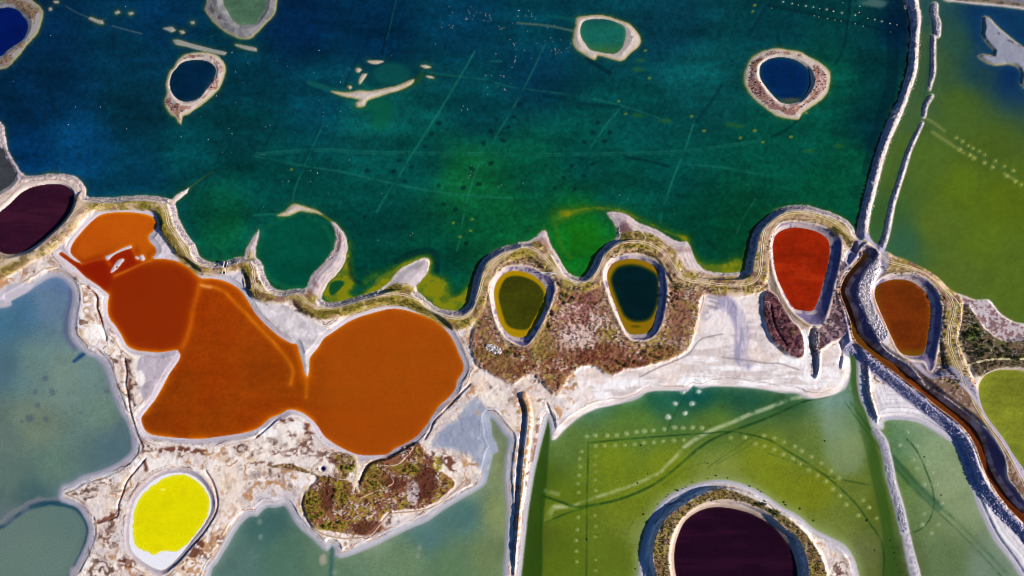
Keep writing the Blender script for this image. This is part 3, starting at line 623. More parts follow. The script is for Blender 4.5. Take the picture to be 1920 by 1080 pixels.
# spits
for k in ('lagoon', 'delta', 'tip', 'left'):
    mixc(C, (190, 176, 180), sm(-2, 2, sp_s[k]) * .75)
    mixc(C, (222, 208, 200), sm(-2, 2, sp_s[k]) * sm(.48, .58, N14 * .6 + N7 * .4) * .7)
    mixc(C, (150, 134, 136), sm(-1, 2, sp_s[k]) * sm(.7, .95, np.sin(D_l * .9 + N30 * 8)) * .5)
mixc(C, (116, 80, 82), sm(1.3, .6, np.hypot((UU - 1172) / 14, (VV - 433) / 16) + (N7 - .5) * .9) * .85)
mixc(C, (150, 110, 100), lmask(Q('G', 1230, 830 - 520, 860, 340, 900, 380), 4, 3) * .5)
mixc(C, (130, 92, 88), lmask(Q('F', 470, 420, 475, 460, 460, 510), 3, 2) * .7)
mixc(C, (150, 120, 118), lmask(Q('F', 330, 690, 345, 710), 4, 3) * .7)
mixc(C, (140, 96, 84), lmask(Q('G', 175, 270, 200, 310), 4, 3) * .7)
# islands
for k in isl:
    if k in ('maroon', 'bank'):
        continue
    g = sm(-4, 1, isl[k])
    mixc(C, (188, 176, 166) if k not in ('navy', 'top', 'pale') else (124, 126, 128), g * .85)
    mixc(C, (214, 202, 188) if k not in ('navy', 'top', 'pale') else (104, 108, 114), g * sm(.48, .6, N7 * .5 + N14 * .5) * .7)
    mixc(C, (160, 152, 70), sm(3.5, .5, np.abs(isl[k])) * .6)
scrub(isl_veg, (138, 94, 84), (158, 120, 90), (92, 58, 60), (200, 176, 170), .85)
mixc(C, (96, 72, 66), lmask(Q('A', 1190, 50, 1220, 90, 1270, 130), 3, 2.5) * sm(.4, .5, N7) * .9)
mixc(C, (92, 90, 66), isl_veg * sm(120, 60, UU) * .6)
mixc(C, (150, 156, 172), sm(0, 3, isl['pale']) * .85)
mixc(C, (80, 60, 80), lmask(Q('D', 1290, 190, 1350, 230, 1440, 275), 2, 1.5) * .7 * sm(.4, .55, N4))
mixc(C, (110, 96, 76), sm(0, 3, isl['bank']) * .9)
mixc(C, (60, 52, 48), sm(0, 2, isl['bank']) * sm(.5, .6, N7) * .7)
mixc(C, (190, 182, 178), lmask(Q('D', 980, 0, 1100, 14, 1260, 28, 1440, 46, 1560, 60), 1.8, 1.5) * .9)
mixc(C, (120, 120, 125), lmask(Q('D', 1300, -8, 1440, 14, 1600, 40), 5, 1.5) * .9)
for n_, s in enumerate(islet_s):
    mixc(C, (190, 178, 150) if n_ < 6 else (138, 140, 132), sm(-3, 1, s) * .9)
# causeway: grassy shoulders, tan earth, mauve patches
mixc(C, (188, 160, 124), cause * .85)
mixc(C, (150, 132, 56), cause * sm(.44, .56, N14b * .7 + N4 * .3) * .9)
mixc(C, (124, 86, 76), cause * sm(.54, .62, N14 * .6 + N7b * .4) * .85)
mixc(C, (216, 196, 168), cause * sm(.56, .66, N7) * .6)
green_c = np.zeros((NV, NU), np.float32)
for cx, cy, r in ((280, 385, 60), (330, 440, 40), (470, 505, 16), (490, 540, 14), (620, 590, 40), (680, 575, 40), (760, 570, 60), (860, 600, 25), (980, 470, 30), (1190, 468, 40), (100, 500, 40), (40, 520, 40), (1560, 440, 30)):
    green_c = np.maximum(green_c, np.exp(-((UU - cx) ** 2 + (VV - cy) ** 2) / (r * r)))
mixc(C, (156, 142, 40), cause * green_c * sm(.3, .46, N7) * sm(3, 6, rd) * .95)
for pts, w in ((Q('F', 0, 740, 60, 780, 120, 790), 4), (Q('F', 220, 800, 270, 840, 320, 880), 6), (Q('E', 1140, 620, 1240, 612), 4), (Q('E', 970, 440, 1010, 520, 1050, 570), 5), (Q('E', 250, 480, 330, 420, 400, 350), 4), (Q('E', 0, 660, 100, 600, 200, 540), 5)):
    mixc(C, (104, 66, 60), lmask(pts, w, 3) * .8 * sm(.36, .52, N7))
strip = sdf(Q('H', 720, 905, 860, 965, 900, 1015, 930, 960, 985, 900, 1020, 1000) + Q('M', 1080, 0, 1150, 150, 1270, 320, 1390, 520, 1440, 600) + Q('P', 1990, 960, 1990, 1000) + Q('M', 1440, 690, 1370, 600, 1325, 525, 1315, 430, 1275, 340, 1205, 250, 1105, 165, 985, 75, 885, 10) + Q('H', 790, 990, 710, 930), 40) + WOBS
scrub(sm(-3, 1, strip), (124, 92, 76), (112, 98, 58), (60, 44, 44), (190, 164, 150), .92)
# rocky lake edge
rk = sm(-1, 1.5, D_l) * sm(13, 9, D_l) * (1 - gentle)
mixc(C, (164, 152, 158), rk * .9)
mixc(C, (116, 106, 118), rk * sm(.5, .6, N4) * .8)
mixc(C, (228, 216, 206), rk * sm(2.2, .8, np.abs(D_l - 9.5)) * .9)
# dikes
dm = sm(16, 13, dk) * land
mixc(C, (196, 184, 182), dm)
mixc(C, (140, 128, 140), dm * sm(.5, .6, N4) * .7)
for off in (4.0, 8.0):
    mixc(C, (240, 224, 208), dm * sm(1.6, .4, np.abs(dk - off)) * (UU > 0) * .5)
for s in d2s:
    mixc(C, (196, 190, 188), sm(-2, 1, s) * .95)
    mixc(C, (120, 112, 128), sm(-1, 1, s) * sm(.54, .62, N4) * .8)
for s in (pd1, pd2):
    mixc(C, (200, 196, 200), sm(-3, 2, s) * .95)
    mixc(C, (158, 152, 166), sm(-1, 3, s) * sm(.5, .6, N4) * .8)
lv = sm(2, -3, levee) * sm(-22, -18, levee) * (flat2 > -30)
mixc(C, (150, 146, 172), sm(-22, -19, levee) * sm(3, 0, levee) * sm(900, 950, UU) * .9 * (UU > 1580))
for k in ('green', 'dark', 'red', 'brown'):
    rs = Zs['rim_' + k]
    rg_ = sm(1, -1, rs) * sm(-16, -8, rs + (N14 - .5) * 8)
    mixc(C, (196, 166, 132), rg_ * .75 * sm(20, -20, UU - {'green': 985, 'dark': 1200, 'red': 1530, 'brown': 1640}[k] + (VV - 560) * .2))
    mixc(C, (150, 118, 92), rg_ * sm(.6, .95, np.sin(rs * 1.1 + N30 * 6)) * .6)
    mixc(C, (226, 202, 170), rg_ * sm(.6, .95, np.sin(rs * .8 + 2 + N30 * 6)) * .5)
rimcol = (214, 196, 184)
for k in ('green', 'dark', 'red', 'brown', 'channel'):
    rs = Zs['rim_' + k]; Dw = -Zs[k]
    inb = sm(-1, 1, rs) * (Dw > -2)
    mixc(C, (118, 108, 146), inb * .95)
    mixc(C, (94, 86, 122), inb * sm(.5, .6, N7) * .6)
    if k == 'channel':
        mixc(C, (88, 78, 112), inb * .8)  # channel bank tone darkened: shade of the steep slope put into the colour
    mixc(C, rimcol, sm(5, 2.5, np.abs(Dw - 3) + (N14 - .5) * 5) * (Dw > -1) * .8 * sm(.28, .5, N7b))
    mixc(C, (226, 210, 196), sm(3, 1, np.abs(rs + 1) + (N14b - .5) * 4) * .7)
    mixc(C, (92, 74, 70), sm(2, .6, np.abs(rs + 4.5 + (N14 - .5) * 3)) * .5 * sm(.4, .55, N14b))
mixc(C, (150, 108, 70), sm(4, 1, np.abs(-Zs['channel'] - 3)) * sm(.4, .6, N14) * .7)
rub = sdf(Q('H', 530, 520, 600, 400, 640, 440, 600, 520, 585, 600, 610, 680, 660, 800, 650, 860, 600, 800, 560, 700), 20) + WOBS
mixc(C, (222, 212, 214), sm(-2, 2, rub))
mixc(C, (160, 90, 60), lmask(Q('H', 575, 560, 590, 650, 630, 730, 685, 840, 720, 900), 2.2, 1.5) * .7)
mixc(C, (196, 176, 160), lmask(R_maroon_in, 3, 2, True) * .85)
mixc(C, (170, 148, 128), lmask(P_maroon, 5, 3, True) * .5)
bank_p = sm(34, 6, -Zs['purple']) * (Zs['purple'] < 0) * (UU < 160)
mixc(C, (212, 196, 184), bank_p * .8)
mixc(C, (160, 132, 116), bank_p * sm(.6, .95, np.sin(-Zs['purple'] * .62 + N30 * 5)) * .6)
mixc(C, (120, 76, 60), bank_p * sm(10, 24, UU * .5 + VV - 420) * sm(.45, .55, N7) * .4)
# crest of the long levee, orange-brown weeds
for pts in (Q('L', 95, 140, 105, 200, 95, 280, 82, 380, 66, 480, 52, 600, 40, 740, 30, 880),):
    mixc(C, (176, 122, 58), lmask(pts, 3, 1.8) * .85 * sm(.4, .5, N4))
mixc(C, (130, 84, 66), lmask(Q('L', 150, 200, 140, 280, 125, 360, 105, 460), 3, 2) * .7 * sm(.42, .5, N7))
# dark red weed strips in the crust
for pts, w in ((Q('I', 965, 370, 985, 420, 975, 500, 985, 600), 2.4), (Q('J', 910, 375, 1000, 365, 1080, 372, 1150, 385), 5), (Q('J', 815, 440, 825, 480), 4), (Q('J', 640, 740, 560, 775), 4), (Q('J', 1130, 900, 1080, 980, 1050, 1040), 8), (Q('J', 690, 1000, 740, 1010), 8), (Q('K', 150, 200, 200, 210), 5), (Q('K', 290, 230, 280, 270, 350, 300), 5),
               (Q('K', 1080, 430, 1110, 470), 9), (Q('E', 490, 710, 545, 760, 560, 850, 580, 930), 2.2), (Q('H', 275, 790, 275, 850, 270, 900), 6)):
    mixc(C, (104, 58, 42), lmask(pts, w, 2.5) * sm(.40, .5, N7) * .9)
mixc(C, (140, 70, 55), scarp_m * .25)
for cx, cy, rx, ry in ((163, 560, 5, 4), (165, 571, 7, 4), (164, 583, 5, 4), (500, 810, 20, 10), (560, 800, 16, 9), (180, 623, 22, 16), (180, 760, 8, 14), (265, 710, 9, 16)):
    mixc(C, (252, 248, 240), sm(1.2, .7, np.hypot((UU - cx) / rx, (VV - cy) / ry) + (N7 - .5) * .9) * .9)

# ------------------------------------------------------------------ rows of salt mounds
row_a = Q('L', 420, 295, 470, 290, 535, 290, 590, 288, 645, 280, 700, 270, 745, 265, 795, 262, 858, 255, 915, 245, 965, 247, 1015, 245, 1070, 248)
row_b = Q('L', 470, 347, 520, 347, 580, 345, 635, 343, 690, 340, 740, 330, 795, 328, 850, 322, 910, 318, 965, 315)
col_a = Q('L', 392, 380, 380, 420, 385, 465, 378, 515, 370, 560, 375, 610, 372, 750, 368, 820, 362, 880, 362, 940, 365, 1000)
col_b = Q('L', 468, 405, 465, 455, 468, 495, 465, 540, 470, 600, 465, 740, 470, 800, 470, 860, 470, 990, 470, 1050)
top_a = Q('L', 965, 45, 1050, 42, 920, 110, 1015, 112, 880, 185, 975, 165)
arc_a = Q('L', 1415, 290, 1370, 335, 1420, 350, 1310, 300, 1230, 300) + Q('M', 35, 305, 90, 325, 150, 350, 190, 378, 245, 410, 300, 445, 355, 490, 400, 530, 35, 370, 85, 395, 140, 420, 180, 450, 230, 485, 278, 515, 325, 548, 365, 590, 405, 628, 440, 680, 510, 740, 535, 655, 570, 695, 610, 755)
arc_b = Q('M', 740, 345, 785, 270, 840, 350, 820, 425, 840, 475, 905, 450, 925, 500, 880, 565, 950, 560, 980, 670, 880, 730, 870, 790, 960, 790, 920, 840)
MP = dict(row_a=row_a, row_b=row_b, col_a=col_a, col_b=col_b, top_a=top_a, arc_a=arc_a, arc_b=arc_b,
          e_a=Q('D', 1060, 775, 1095, 795, 1125, 820, 1155, 835, 1190, 850, 1220, 870, 1280, 905, 1330, 935, 1380, 960), e_b=Q('D', 1080, 840, 1135, 872, 1160, 890, 1220, 915, 1265, 940, 1345, 990, 1390, 1020, 1425, 1040), t_a=Q('D', 85, 10, 135, 20, 213, 33, 255, 40, 330, 53, 415, 72, 490, 85, 640, 120))

# ------------------------------------------------------------------ water colours
def field(samples, sig):
    num = np.zeros((NV // 4 + 1, NU // 4 + 1, 3)); den = np.zeros((NV // 4 + 1, NU // 4 + 1, 1)) + 1e-12
    uu = UU[::4, ::4][:, :, None]; vv = VV[::4, ::4][:, :, None]
    num = np.zeros(uu.shape[:2] + (3,)); den = np.zeros(uu.shape)
    for x, y, r, g, b in samples:
        d2 = (uu - x) ** 2 + (vv - y) ** 2
        w = 1.0 / (d2 + sig * sig) ** 1.9
        num += w * np.array([r, g, b]); den += w
    f = num / den
    ri = np.minimum(np.arange(NV) / 4.0, f.shape[0] - 1.001); ci = np.minimum(np.arange(NU) / 4.0, f.shape[1] - 1.001)
    r0 = ri.astype(int); c0 = ci.astype(int); tr = (ri - r0)[:, None, None]; tc = (ci - c0)[None, :, None]
    return ((f[r0][:, c0] * (1 - tc) + f[r0][:, c0 + 1] * tc) * (1 - tr) + (f[r0 + 1][:, c0] * (1 - tc) + f[r0 + 1][:, c0 + 1] * tc) * tr).astype(np.float32)


lake_c = [(33, 283, 2, 50, 92), (150, 270, 5, 65, 105), (100, 150, 3, 36, 60), (250, 100, 4, 52, 75), (300, 40, 3, 46, 76), (250, 200, 4, 46, 60), (350, 300, 3, 68, 72), (450, 250, 4, 58, 62), (560, 50, 3, 38, 72), (700, 60, 2, 42, 70), (870, 30, 4, 55, 78), (600, 180, 4, 65, 80), (700, 220, 8, 85, 80),
          (780, 300, 4, 75, 68), (900, 200, 4, 62, 68), (1000, 60, 4, 62, 75), (1000, 130, 5, 50, 70), (1250, 60, 6, 56, 70), (1300, 150, 8, 82, 82), (1200, 220, 5, 75, 72), (1100, 300, 3, 72, 64), (880, 335, 12, 98, 52), (1000, 340, 5, 82, 58), (900, 420, 6, 80, 46), (950, 400, 8, 86, 44), (700, 420, 3, 65, 58),
          (550, 470, 3, 75, 62), (500, 440, 4, 85, 72), (400, 400, 5, 75, 55), (420, 420, 8, 86, 48), (320, 430, 3, 70, 72), (270, 330, 4, 62, 85), (1090, 450, 14, 108, 26), (1100, 430, 18, 112, 28), (1250, 330, 3, 70, 62), (1300, 430, 2, 65, 46), (1390, 440, 4, 72, 42), (1600, 40, 5, 60, 60), (1560, 150, 5, 80, 62), (1650, 120, 3, 55, 55),
          (1600, 300, 5, 78, 52), (1550, 350, 4, 82, 52), (1500, 280, 4, 80, 62), (1640, 250, 2, 50, 55), (1690, 60, 2, 30, 55), (800, 480, 3, 70, 52), (680, 480, 2, 70, 55), (20, 180, 3, 40, 70), (60, 60, 3, 40, 70), (440, 130, 3, 55, 70), (1150, 60, 5, 60, 70), (1450, 60, 5, 60, 66), (500, 350, 3, 70, 64), (1150, 380, 3, 70, 58)]
east_c = [(1800, 350, 95, 125, 15), (1750, 420, 92, 122, 32), (1850, 280, 75, 105, 25), (1800, 200, 72, 108, 35), (1760, 120, 60, 95, 55), (1850, 60, 10, 60, 100), (1900, 150, 5, 50, 105), (1840, 130, 30, 72, 80), (1790, 80, 45, 90, 70), (1720, 200, 60, 100, 60), (1680, 330, 72, 110, 40), (1660, 400, 45, 95, 45), (1900, 500, 90, 120, 25), (1850, 450, 95, 125, 20),
          (1880, 380, 92, 118, 8), (1690, 450, 40, 100, 80), (1800, 520, 90, 118, 34), (1740, 30, 40, 85, 85), (1735, 300, 80, 115, 35), (1728, 80, 70, 100, 60), (1850, 25, 8, 55, 100), (1900, 60, 10, 60, 100)]
west_c = [(60, 680, 90, 130, 125), (100, 560, 80, 115, 160), (115, 530, 60, 100, 165), (30, 575, 30, 90, 140), (10, 600, 30, 95, 140), (10, 680, 40, 85, 110), (60, 800, 105, 125, 95), (120, 700, 105, 135, 120), (200, 780, 95, 130, 110), (232, 810, 55, 92, 108), (100, 880, 75, 112, 95), (20, 820, 75, 100, 90), (60, 925, 32, 72, 78), (20, 900, 65, 95, 85), (80, 975, 45, 85, 95),
          (60, 1020, 80, 115, 110), (130, 965, 22, 75, 95), (110, 1050, 75, 110, 110), (150, 600, 85, 120, 140), (180, 700, 95, 130, 125), (220, 840, 50, 88, 105), (165, 985, 25, 70, 90), (20, 980, 75, 95, 100)]
south_c = [(500, 980, 22, 75, 82), (540, 1040, 50, 100, 85), (450, 1050, 55, 100, 100), (650, 1060, 80, 120, 90), (700, 1010, 112, 142, 108), (800, 1000, 50, 102, 110), (870, 960, 46, 102, 110), (850, 1060, 70, 110, 70), (940, 880, 120, 135, 80), (935, 960, 125, 140, 75), (930, 800, 95, 110, 75), (920, 1050, 95, 120, 65), (760, 1050, 90, 125, 85), (600, 1040, 70, 112, 85), (880, 900, 110, 138, 100)]
green_bc = [(1100, 760, 60, 120, 95), (1300, 740, 15, 85, 75), (1250, 760, 30, 100, 75), (1400, 760, 30, 85, 60), (1480, 760, 40, 85, 50), (1050, 830, 75, 120, 60), (1150, 870, 110, 140, 15), (1250, 880, 115, 140, 15), (1430, 860, 120, 140, 20), (1050, 950, 85, 115, 10), (1050, 1050, 70, 100, 8), (1180, 950, 105, 130, 15), (1150, 1040, 80, 110, 15), (1010, 900, 45, 85, 10),
            (1000, 1020, 50, 75, 10), (1020, 790, 35, 75, 25), (1350, 892, 135, 155, 70), (1560, 790, 110, 148, 125), (1575, 750, 100, 140, 130), (1520, 830, 85, 120, 55), (1600, 840, 115, 140, 70), (1530, 920, 120, 135, 10), (1460, 900, 120, 140, 15), (1600, 930, 95, 120, 45), (1640, 850, 60, 95, 35), (1650, 950, 65, 90, 20), (1620, 1040, 90, 105, 70), (1680, 1050, 55, 75, 25),
            (1690, 830, 85, 125, 85), (1750, 850, 130, 155, 110), (1780, 900, 135, 155, 110), (1700, 900, 85, 115, 50), (1730, 980, 80, 105, 50), (1800, 950, 120, 140, 95), (1780, 1050, 60, 85, 40), (1850, 1060, 90, 115, 100), (1740, 790, 100, 135, 95), (1200, 800, 70, 120, 50), (1340, 800, 70, 115, 45), (1210, 1000, 120, 140, 70), (1560, 1000, 110, 130, 60), (1590, 730, 90, 130, 95), (1600, 780, 70, 115, 60)]
orange_c = [(220, 420, 200, 92, 8), (270, 450, 196, 90, 6), (160, 470, 190, 85, 8), (150, 505, 150, 30, 2), (180, 510, 148, 34, 0), (230, 500, 150, 34, 0), (240, 540, 152, 40, 0), (280, 580, 158, 50, 0), (340, 560, 160, 52, 0), (300, 640, 158, 52, 2), (420, 560, 178, 72, 2), (460, 600, 176, 74, 4), (400, 650, 166, 68, 2), (350, 760, 160, 66, 2), (470, 720, 165, 68, 3), (550, 740, 165, 70, 3), (700, 680, 165, 70, 4), (760, 620, 166, 72, 3), (680, 800, 158, 66, 4), (280, 800, 140, 62, 4)]
T = {}
T['lake'] = field(lake_c, 28); T['east'] = field(east_c, 22); T['west'] = field(west_c, 18); T['south'] = field(south_c, 20); T['greenb'] = field(green_bc, 20); T['orange'] = field(orange_c, 18)
flatcol = dict(purple=(50, 17, 36), green=(62, 66, 8), dark=(3, 30, 34), red=(164, 38, 3), brown=(118, 50, 5), yellow=(230, 224, 2), lime=(136, 146, 40), maroon=(33, 9, 28), grey=(62, 66, 70), navy=(2, 22, 88), heart=(2, 36, 64), top=(76, 112, 86), hoop=(20, 98, 84), egg=(3, 40, 88), channel=(108, 50, 9), well=(10, 20, 90))
for k, c in flatcol.items():
    T[k] = np.empty((NV, NU, 3), np.float32); T[k][:] = c


def shal(k, col, w, amt=1.0, nz=0.0):
    d = np.maximum(Zs[k], 0) + (N14 - .5) * nz
    mixc(T[k], col, np.exp(-np.maximum(d, 0) / w) * amt * (.35 + .65 * sm(.32, .6, N30 * .6 + N14b * .4)))


# lake: streaks, ruts, olive shallows
st = fbm(120, 5, 26)
T['lake'] *= (1 + .5 * (st - .5) + .22 * (N30b - .5))[..., None]
T['lake'] *= (1 + .30 * (N7 - .5) + .3 * (N4 - .5))[..., None]
shal('lake', (96, 112, 30), 3.2, .75, 2)
oli = sdf(Q('F', 375, 770, 400, 700, 440, 655, 490, 600, 505, 480, 525, 470, 530, 600, 555, 700, 520, 745, 560, 770, 640, 720, 680, 640, 600, 700, 760, 615, 830, 575, 950, 538, 990, 565, 985, 640, 1060, 672, 1095, 735, 1110, 770, 1150, 750, 1190, 715, 1235, 670, 1205, 800, 1150, 850, 1040, 840, 930, 770, 800, 745, 600, 775, 440, 812), 30) + WOB * 1.4
oli2 = sdf(Q('G', 995, 270, 1010, 330, 1050, 380, 1100, 400, 1200, 400, 1250, 370, 1300, 370, 1325, 330, 1320, 440, 1220, 462, 1100, 450, 1020, 380, 960, 270, 840, 215, 700, 150, 560, 105, 440, 100, 300, 150, 250, 170, 225, 150, 260, 100, 430, 85, 600, 95, 740, 160, 880, 225, 970, 245), 30) + WOB * 1.2
for o, a in ((oli, 1.0), (oli2, .8 * sm(1040, 1075, UU + (N14 - .5) * 30) + .2)):
    mixc(T['lake'], (128, 132, 14), sm(-5, 6, o) * a * (.65 + .35 * sm(.35, .6, N14)))
    mixc(T['lake'], (40, 92, 22), sm(-14, -1, o) * (o < 1) * .45)
mixc(T['lake'], (4, 70, 42), sm(-2, 3, sdf(Q('F', 410, 740, 420, 690, 470, 675, 500, 690, 480, 720, 430, 765), 20)) * .9)
lag = np.hypot((UU - 1085) / 52, (VV - 455) / 55)
mixc(T['lake'], (26, 100, 8), sm(1.0, .3, np.hypot((UU - 1092) / 48, (VV - 448) / 46) + (N14 - .5) * .5) * .5)
mixc(T['lake'], (64, 118, 24), lmask(Q('G', 235, 150, 255, 230, 280, 310, 330, 370), 4, 4) * .45 + lmask(Q('G', 280, 165, 360, 125, 440, 105), 3, 3) * .4)
bars_l = [(Q('B', 300, 465, 420, 505, 480, 520), 5, (20, 95, 85)), (Q('C', 30, 130, 200, 145, 350, 175), 2.2, (90, 110, 95)), (Q('F', 350, 298, 390, 320, 430, 352), 2.5, (120, 122, 30)), (Q('E', 1060, 160, 1130, 110, 1200, 65), 1.8, (60, 95, 40)), (Q('F', -10, 310, 60, 305, 130, 308), 2.5, (20, 105, 85)),
          (Q('A', 370, 35, 440, 75, 510, 103), 1.0, (80, 95, 100)), (Q('A', 630, 145, 700, 165, 800, 190), 1.1, (95, 110, 110)), (Q('B', 820, 500, 900, 460, 930, 420), 5, (50, 95, 30)), (Q('C', 200, 90, 290, 100, 380, 120), 3, (10, 85, 80)), (Q('B', 640, 560, 720, 620, 700, 680), 18, (10, 92, 60))]
for pts, w, c in bars_l:
    mixc(T['lake'], c, lmask(pts, w, max(1.2, w * .6)) * .65)
disc = np.hypot((UU - 556) / 74, (VV - 472) / 72) + (N14 - .5) * .12
mixc(T['lake'], (2, 80, 54), sm(1.04, .86, disc) * .5)
mixc(T['lake'], (26, 118, 58), sm(.10, .03, np.abs(disc - .97)) * .35 * sm(.3, .6, N14))
sub = np.abs(np.hypot((UU - 735) / 46, (VV - 138) / 27) - 1)
mixc(T['lake'], (12, 82, 74), sm(1.0, .6, np.hypot((UU - 735) / 46, (VV - 138) / 27)) * .7)
mixc(T['lake'], (2, 48, 56), sm(.35, .1, sub - .05) * .35)
tracks = [(Q('B', 0, 862, 250, 843, 400, 838, 600, 850, 880, 856, 1440, 862) + Q('C', 200, 864, 400, 862, 680, 858, 900, 850, 1050, 836, 1200, 816, 1400, 786), 1.0, .42), (Q('B', 0, 874, 250, 855, 400, 850, 600, 863, 880, 868, 1440, 876) + Q('C', 200, 876, 400, 874, 680, 870, 900, 862, 1050, 848, 1200, 828, 1400, 798), 1.0, .3),
          (Q('B', 1230, 290, 1150, 430, 1060, 580, 960, 740, 870, 880, 800, 1000) + Q('F', 770, 140, 720, 220, 680, 290), 2.4, .34), (Q('B', 1440, 620, 1330, 800, 1270, 920) + Q('F', 1265, 0, 1230, 90, 1190, 210, 1165, 330, 1150, 430, 1130, 510), 1.8, .36),
          (Q('B', 0, 880, 250, 930, 500, 970, 780, 1035) + Q('F', 1000, 175, 1200, 200, 1440, 215), 2.2, .3), (Q('B', 930, 400, 1140, 430, 1300, 450) + Q('C', 0, 490, 300, 530, 600, 590, 900, 690), 2.0, .25), (Q('C', 190, 240, 130, 370, 70, 490, 0, 620), 2.2, .3), (Q('C', 600, 620, 540, 690, 440, 830), 2.4, .32),
          (Q('C', 1020, 700, 990, 790, 960, 880, 920, 970, 880, 1080) + Q('G', 850, 100, 835, 170), 2.0, .4), (Q('B', 380, 700, 330, 800, 270, 940, 220, 1060) + Q('F', 205, 230), 1.8, .3), (Q('C', 960, 920, 1200, 945, 1440, 990), 3, .22), (Q('G', 1370, 40, 1300, 150, 1260, 240), 2, .22), (Q('B', 790, 0, 760, 120, 735, 220), 2.0, .22), (Q('B', 1300, 345, 1380, 345), 2.0, .3),
          (Q('D', 480, 0, 470, 100, 440, 200), 1.5, .2)]
for pts, w, a in tracks:
    mixc(T['lake'], (34, 124, 102), lmask(pts, w * .8, 2.0) * min(1, a * 1.6) * sm(.24, .56, N14b * .6 + N30 * .4))
darks = [(Q('B', 755, 100, 735, 190, 708, 310), 1.4, .7), (Q('C', 640, 885, 760, 905, 880, 935), 2, .5), (Q('C', 1180, 480, 1100, 600, 1040, 680), 3, .35), (Q('C', 420, 330, 480, 370, 550, 410), 4, .5), (Q('D', 180, 670, 100, 730, 20, 770), 2.5, .4), (Q('D', 460, 0, 430, 250, 380, 360), 2.5, .4), (Q('D', 700, 200, 700, 420, 660, 600, 600, 800, 560, 960), 11, .4), (Q('A', 40, 460, 60, 560, 180, 700), 14, .25),
         (Q('C', 1430, 30, 1380, 120, 1330, 200), 2, .35), (Q('B', 580, 300, 560, 350, 500, 480), 3, .3), (Q('B', 120, 690, 60, 800), 2, .3), (Q('C', 300, 560, 180, 540), 3, .25), (Q('C', 360, 580, 600, 600), 3, .3), (Q('E', 1200, 60, 1120, 130), 2, .35), (Q('D', 0, 30, 250, 80, 480, 130, 740, 190), 2.5, .35), (Q('F', 520, 560, 540, 660, 600, 700), 4, .4), (Q('F', 790, 570, 900, 520, 1000, 520, 1020, 620), 6, .4)]
for pts, w, a in darks:
    mixc(T['lake'], (2, 26, 38), lmask(pts, w, 1.8) * a)
holes = Q('B', 1350, 670, 1420, 715, 1320, 740, 1385, 790, 1280, 805, 950, 825, 805, 900, 875, 940, 1320, 920, 1210, 945, 770, 965, 1255, 1035, 1030, 1045, 1165, 1055, 620, 960, 840, 1020, 985, 750, 1030, 690) + Q('C', 405, 800, 520, 795, 450, 745, 550, 745, 450, 925, 335, 935, 405, 990, 290, 1000, 240, 1060, 355, 1060, 10, 660, 40, 590, 485, 690) + Q('F', 1120, 280, 1180, 470, 1050, 250, 610, 320)
for x, y in holes:
    mixc(T['lake'], (2, 30, 36), sm(1.3, .5, np.hypot((UU - x) / 5.0, (VV - y) / 4.2) + (N7 - .5)) * .6)
specks = Q('F', 1215, 333, 1207, 397, 1110, 353, 1147, 432) + Q('C', 600, 570, 640, 640, 1010, 655, 1080, 735, 1410, 800, 750, 285, 1365, 735, 1285, 775, 775, 440, 1355, 65, 1365, 30) + Q('D', 215, 635, 205, 615, 130, 770, 345, 405) + Q('B', 200, 955)
for x, y in specks:
    mixc(T['lake'], (140, 145, 40), sm(1.3, .6, np.hypot((UU - x) / 3.6, (VV - y) / 2.6) + (N7 - .5)) * .65)
for x, y in Q('C', 720, 340, 710, 390, 1230, 700, 1280, 710, 860, 680, 700, 650) + Q('D', 400, 820, 230, 850):
    mixc(T['lake'], (50, 100, 40), sm(1.3, .4, np.hypot((UU - x) / 12, (VV - y) / 5) + (N7 - .5)) * .5)
mixc(T['lake'], (90, 120, 110), sm(1.2, .5, np.hypot((UU - 1640) / 32, (VV - 5) / 10) + (N14 - .5)) * .7)

# basins
for k in ('east', 'west', 'south', 'greenb'):
    T[k] *= (1 + (.12 if k == 'east' else .22) * (N30 - .5) + .1 * (N14b - .5) + .22 * (N4 - .5))[..., None]
mixc(T['west'], (128, 144, 134), np.full((NV, NU), .4, np.float32)); mixc(T['south'], (134, 148, 118), np.full((NV, NU), .36, np.float32)); mixc(T['greenb'], (116, 122, 44), np.full((NV, NU), .4, np.float32) * sm(1680, 1640, UU) * sm(740, 800, VV)); mixc(T['greenb'], (150, 168, 128), sm(1660, 1720, UU - (VV - 800) * .12) * .4)
shal('west', (150, 158, 172), 5, .6, 4); shal('south', (150, 160, 150), 6, .6, 4); shal('greenb', (150, 164, 140), 6, .65, 4); shal('east', (110, 130, 80), 3, .6, 2)
mixc(T['greenb'], (140, 158, 90), sm(22, 2, -isl['maroon']) * sm(30, 4, Zs['greenb']) * (np.hypot(UU - 1380, VV - 1060) < 260) * .6)
dark5 = sdf(Q('L', 30, 1090, 55, 1080, 75, 900, 95, 700, 125, 520, 160, 380, 195, 200, 215, 230, 205, 400, 190, 620, 170, 850, 160, 1090), 20)
mixc(T['greenb'], (34, 66, 12), sm(-3, 3, dark5) * .7)
stripe5 = sdf(Q('H', 455, 900, 500, 950, 505, 1080) + Q('M', 560, 200, 620, 400, 660, 600, 700, 800, 730, 1080, 660, 1080, 640, 800, 590, 560, 540, 330, 490, 150), 20)
mixc(T['greenb'], (52, 86, 26), sm(-4, 3, stripe5) * .75)
mixc(T['greenb'], (150, 175, 165), sm(-18, 12, sdf(Q('M', 310, 100, 420, 50, 490, 120, 520, 260, 540, 420, 480, 500, 360, 480, 320, 300), 30) + WOB * 2) * .35)
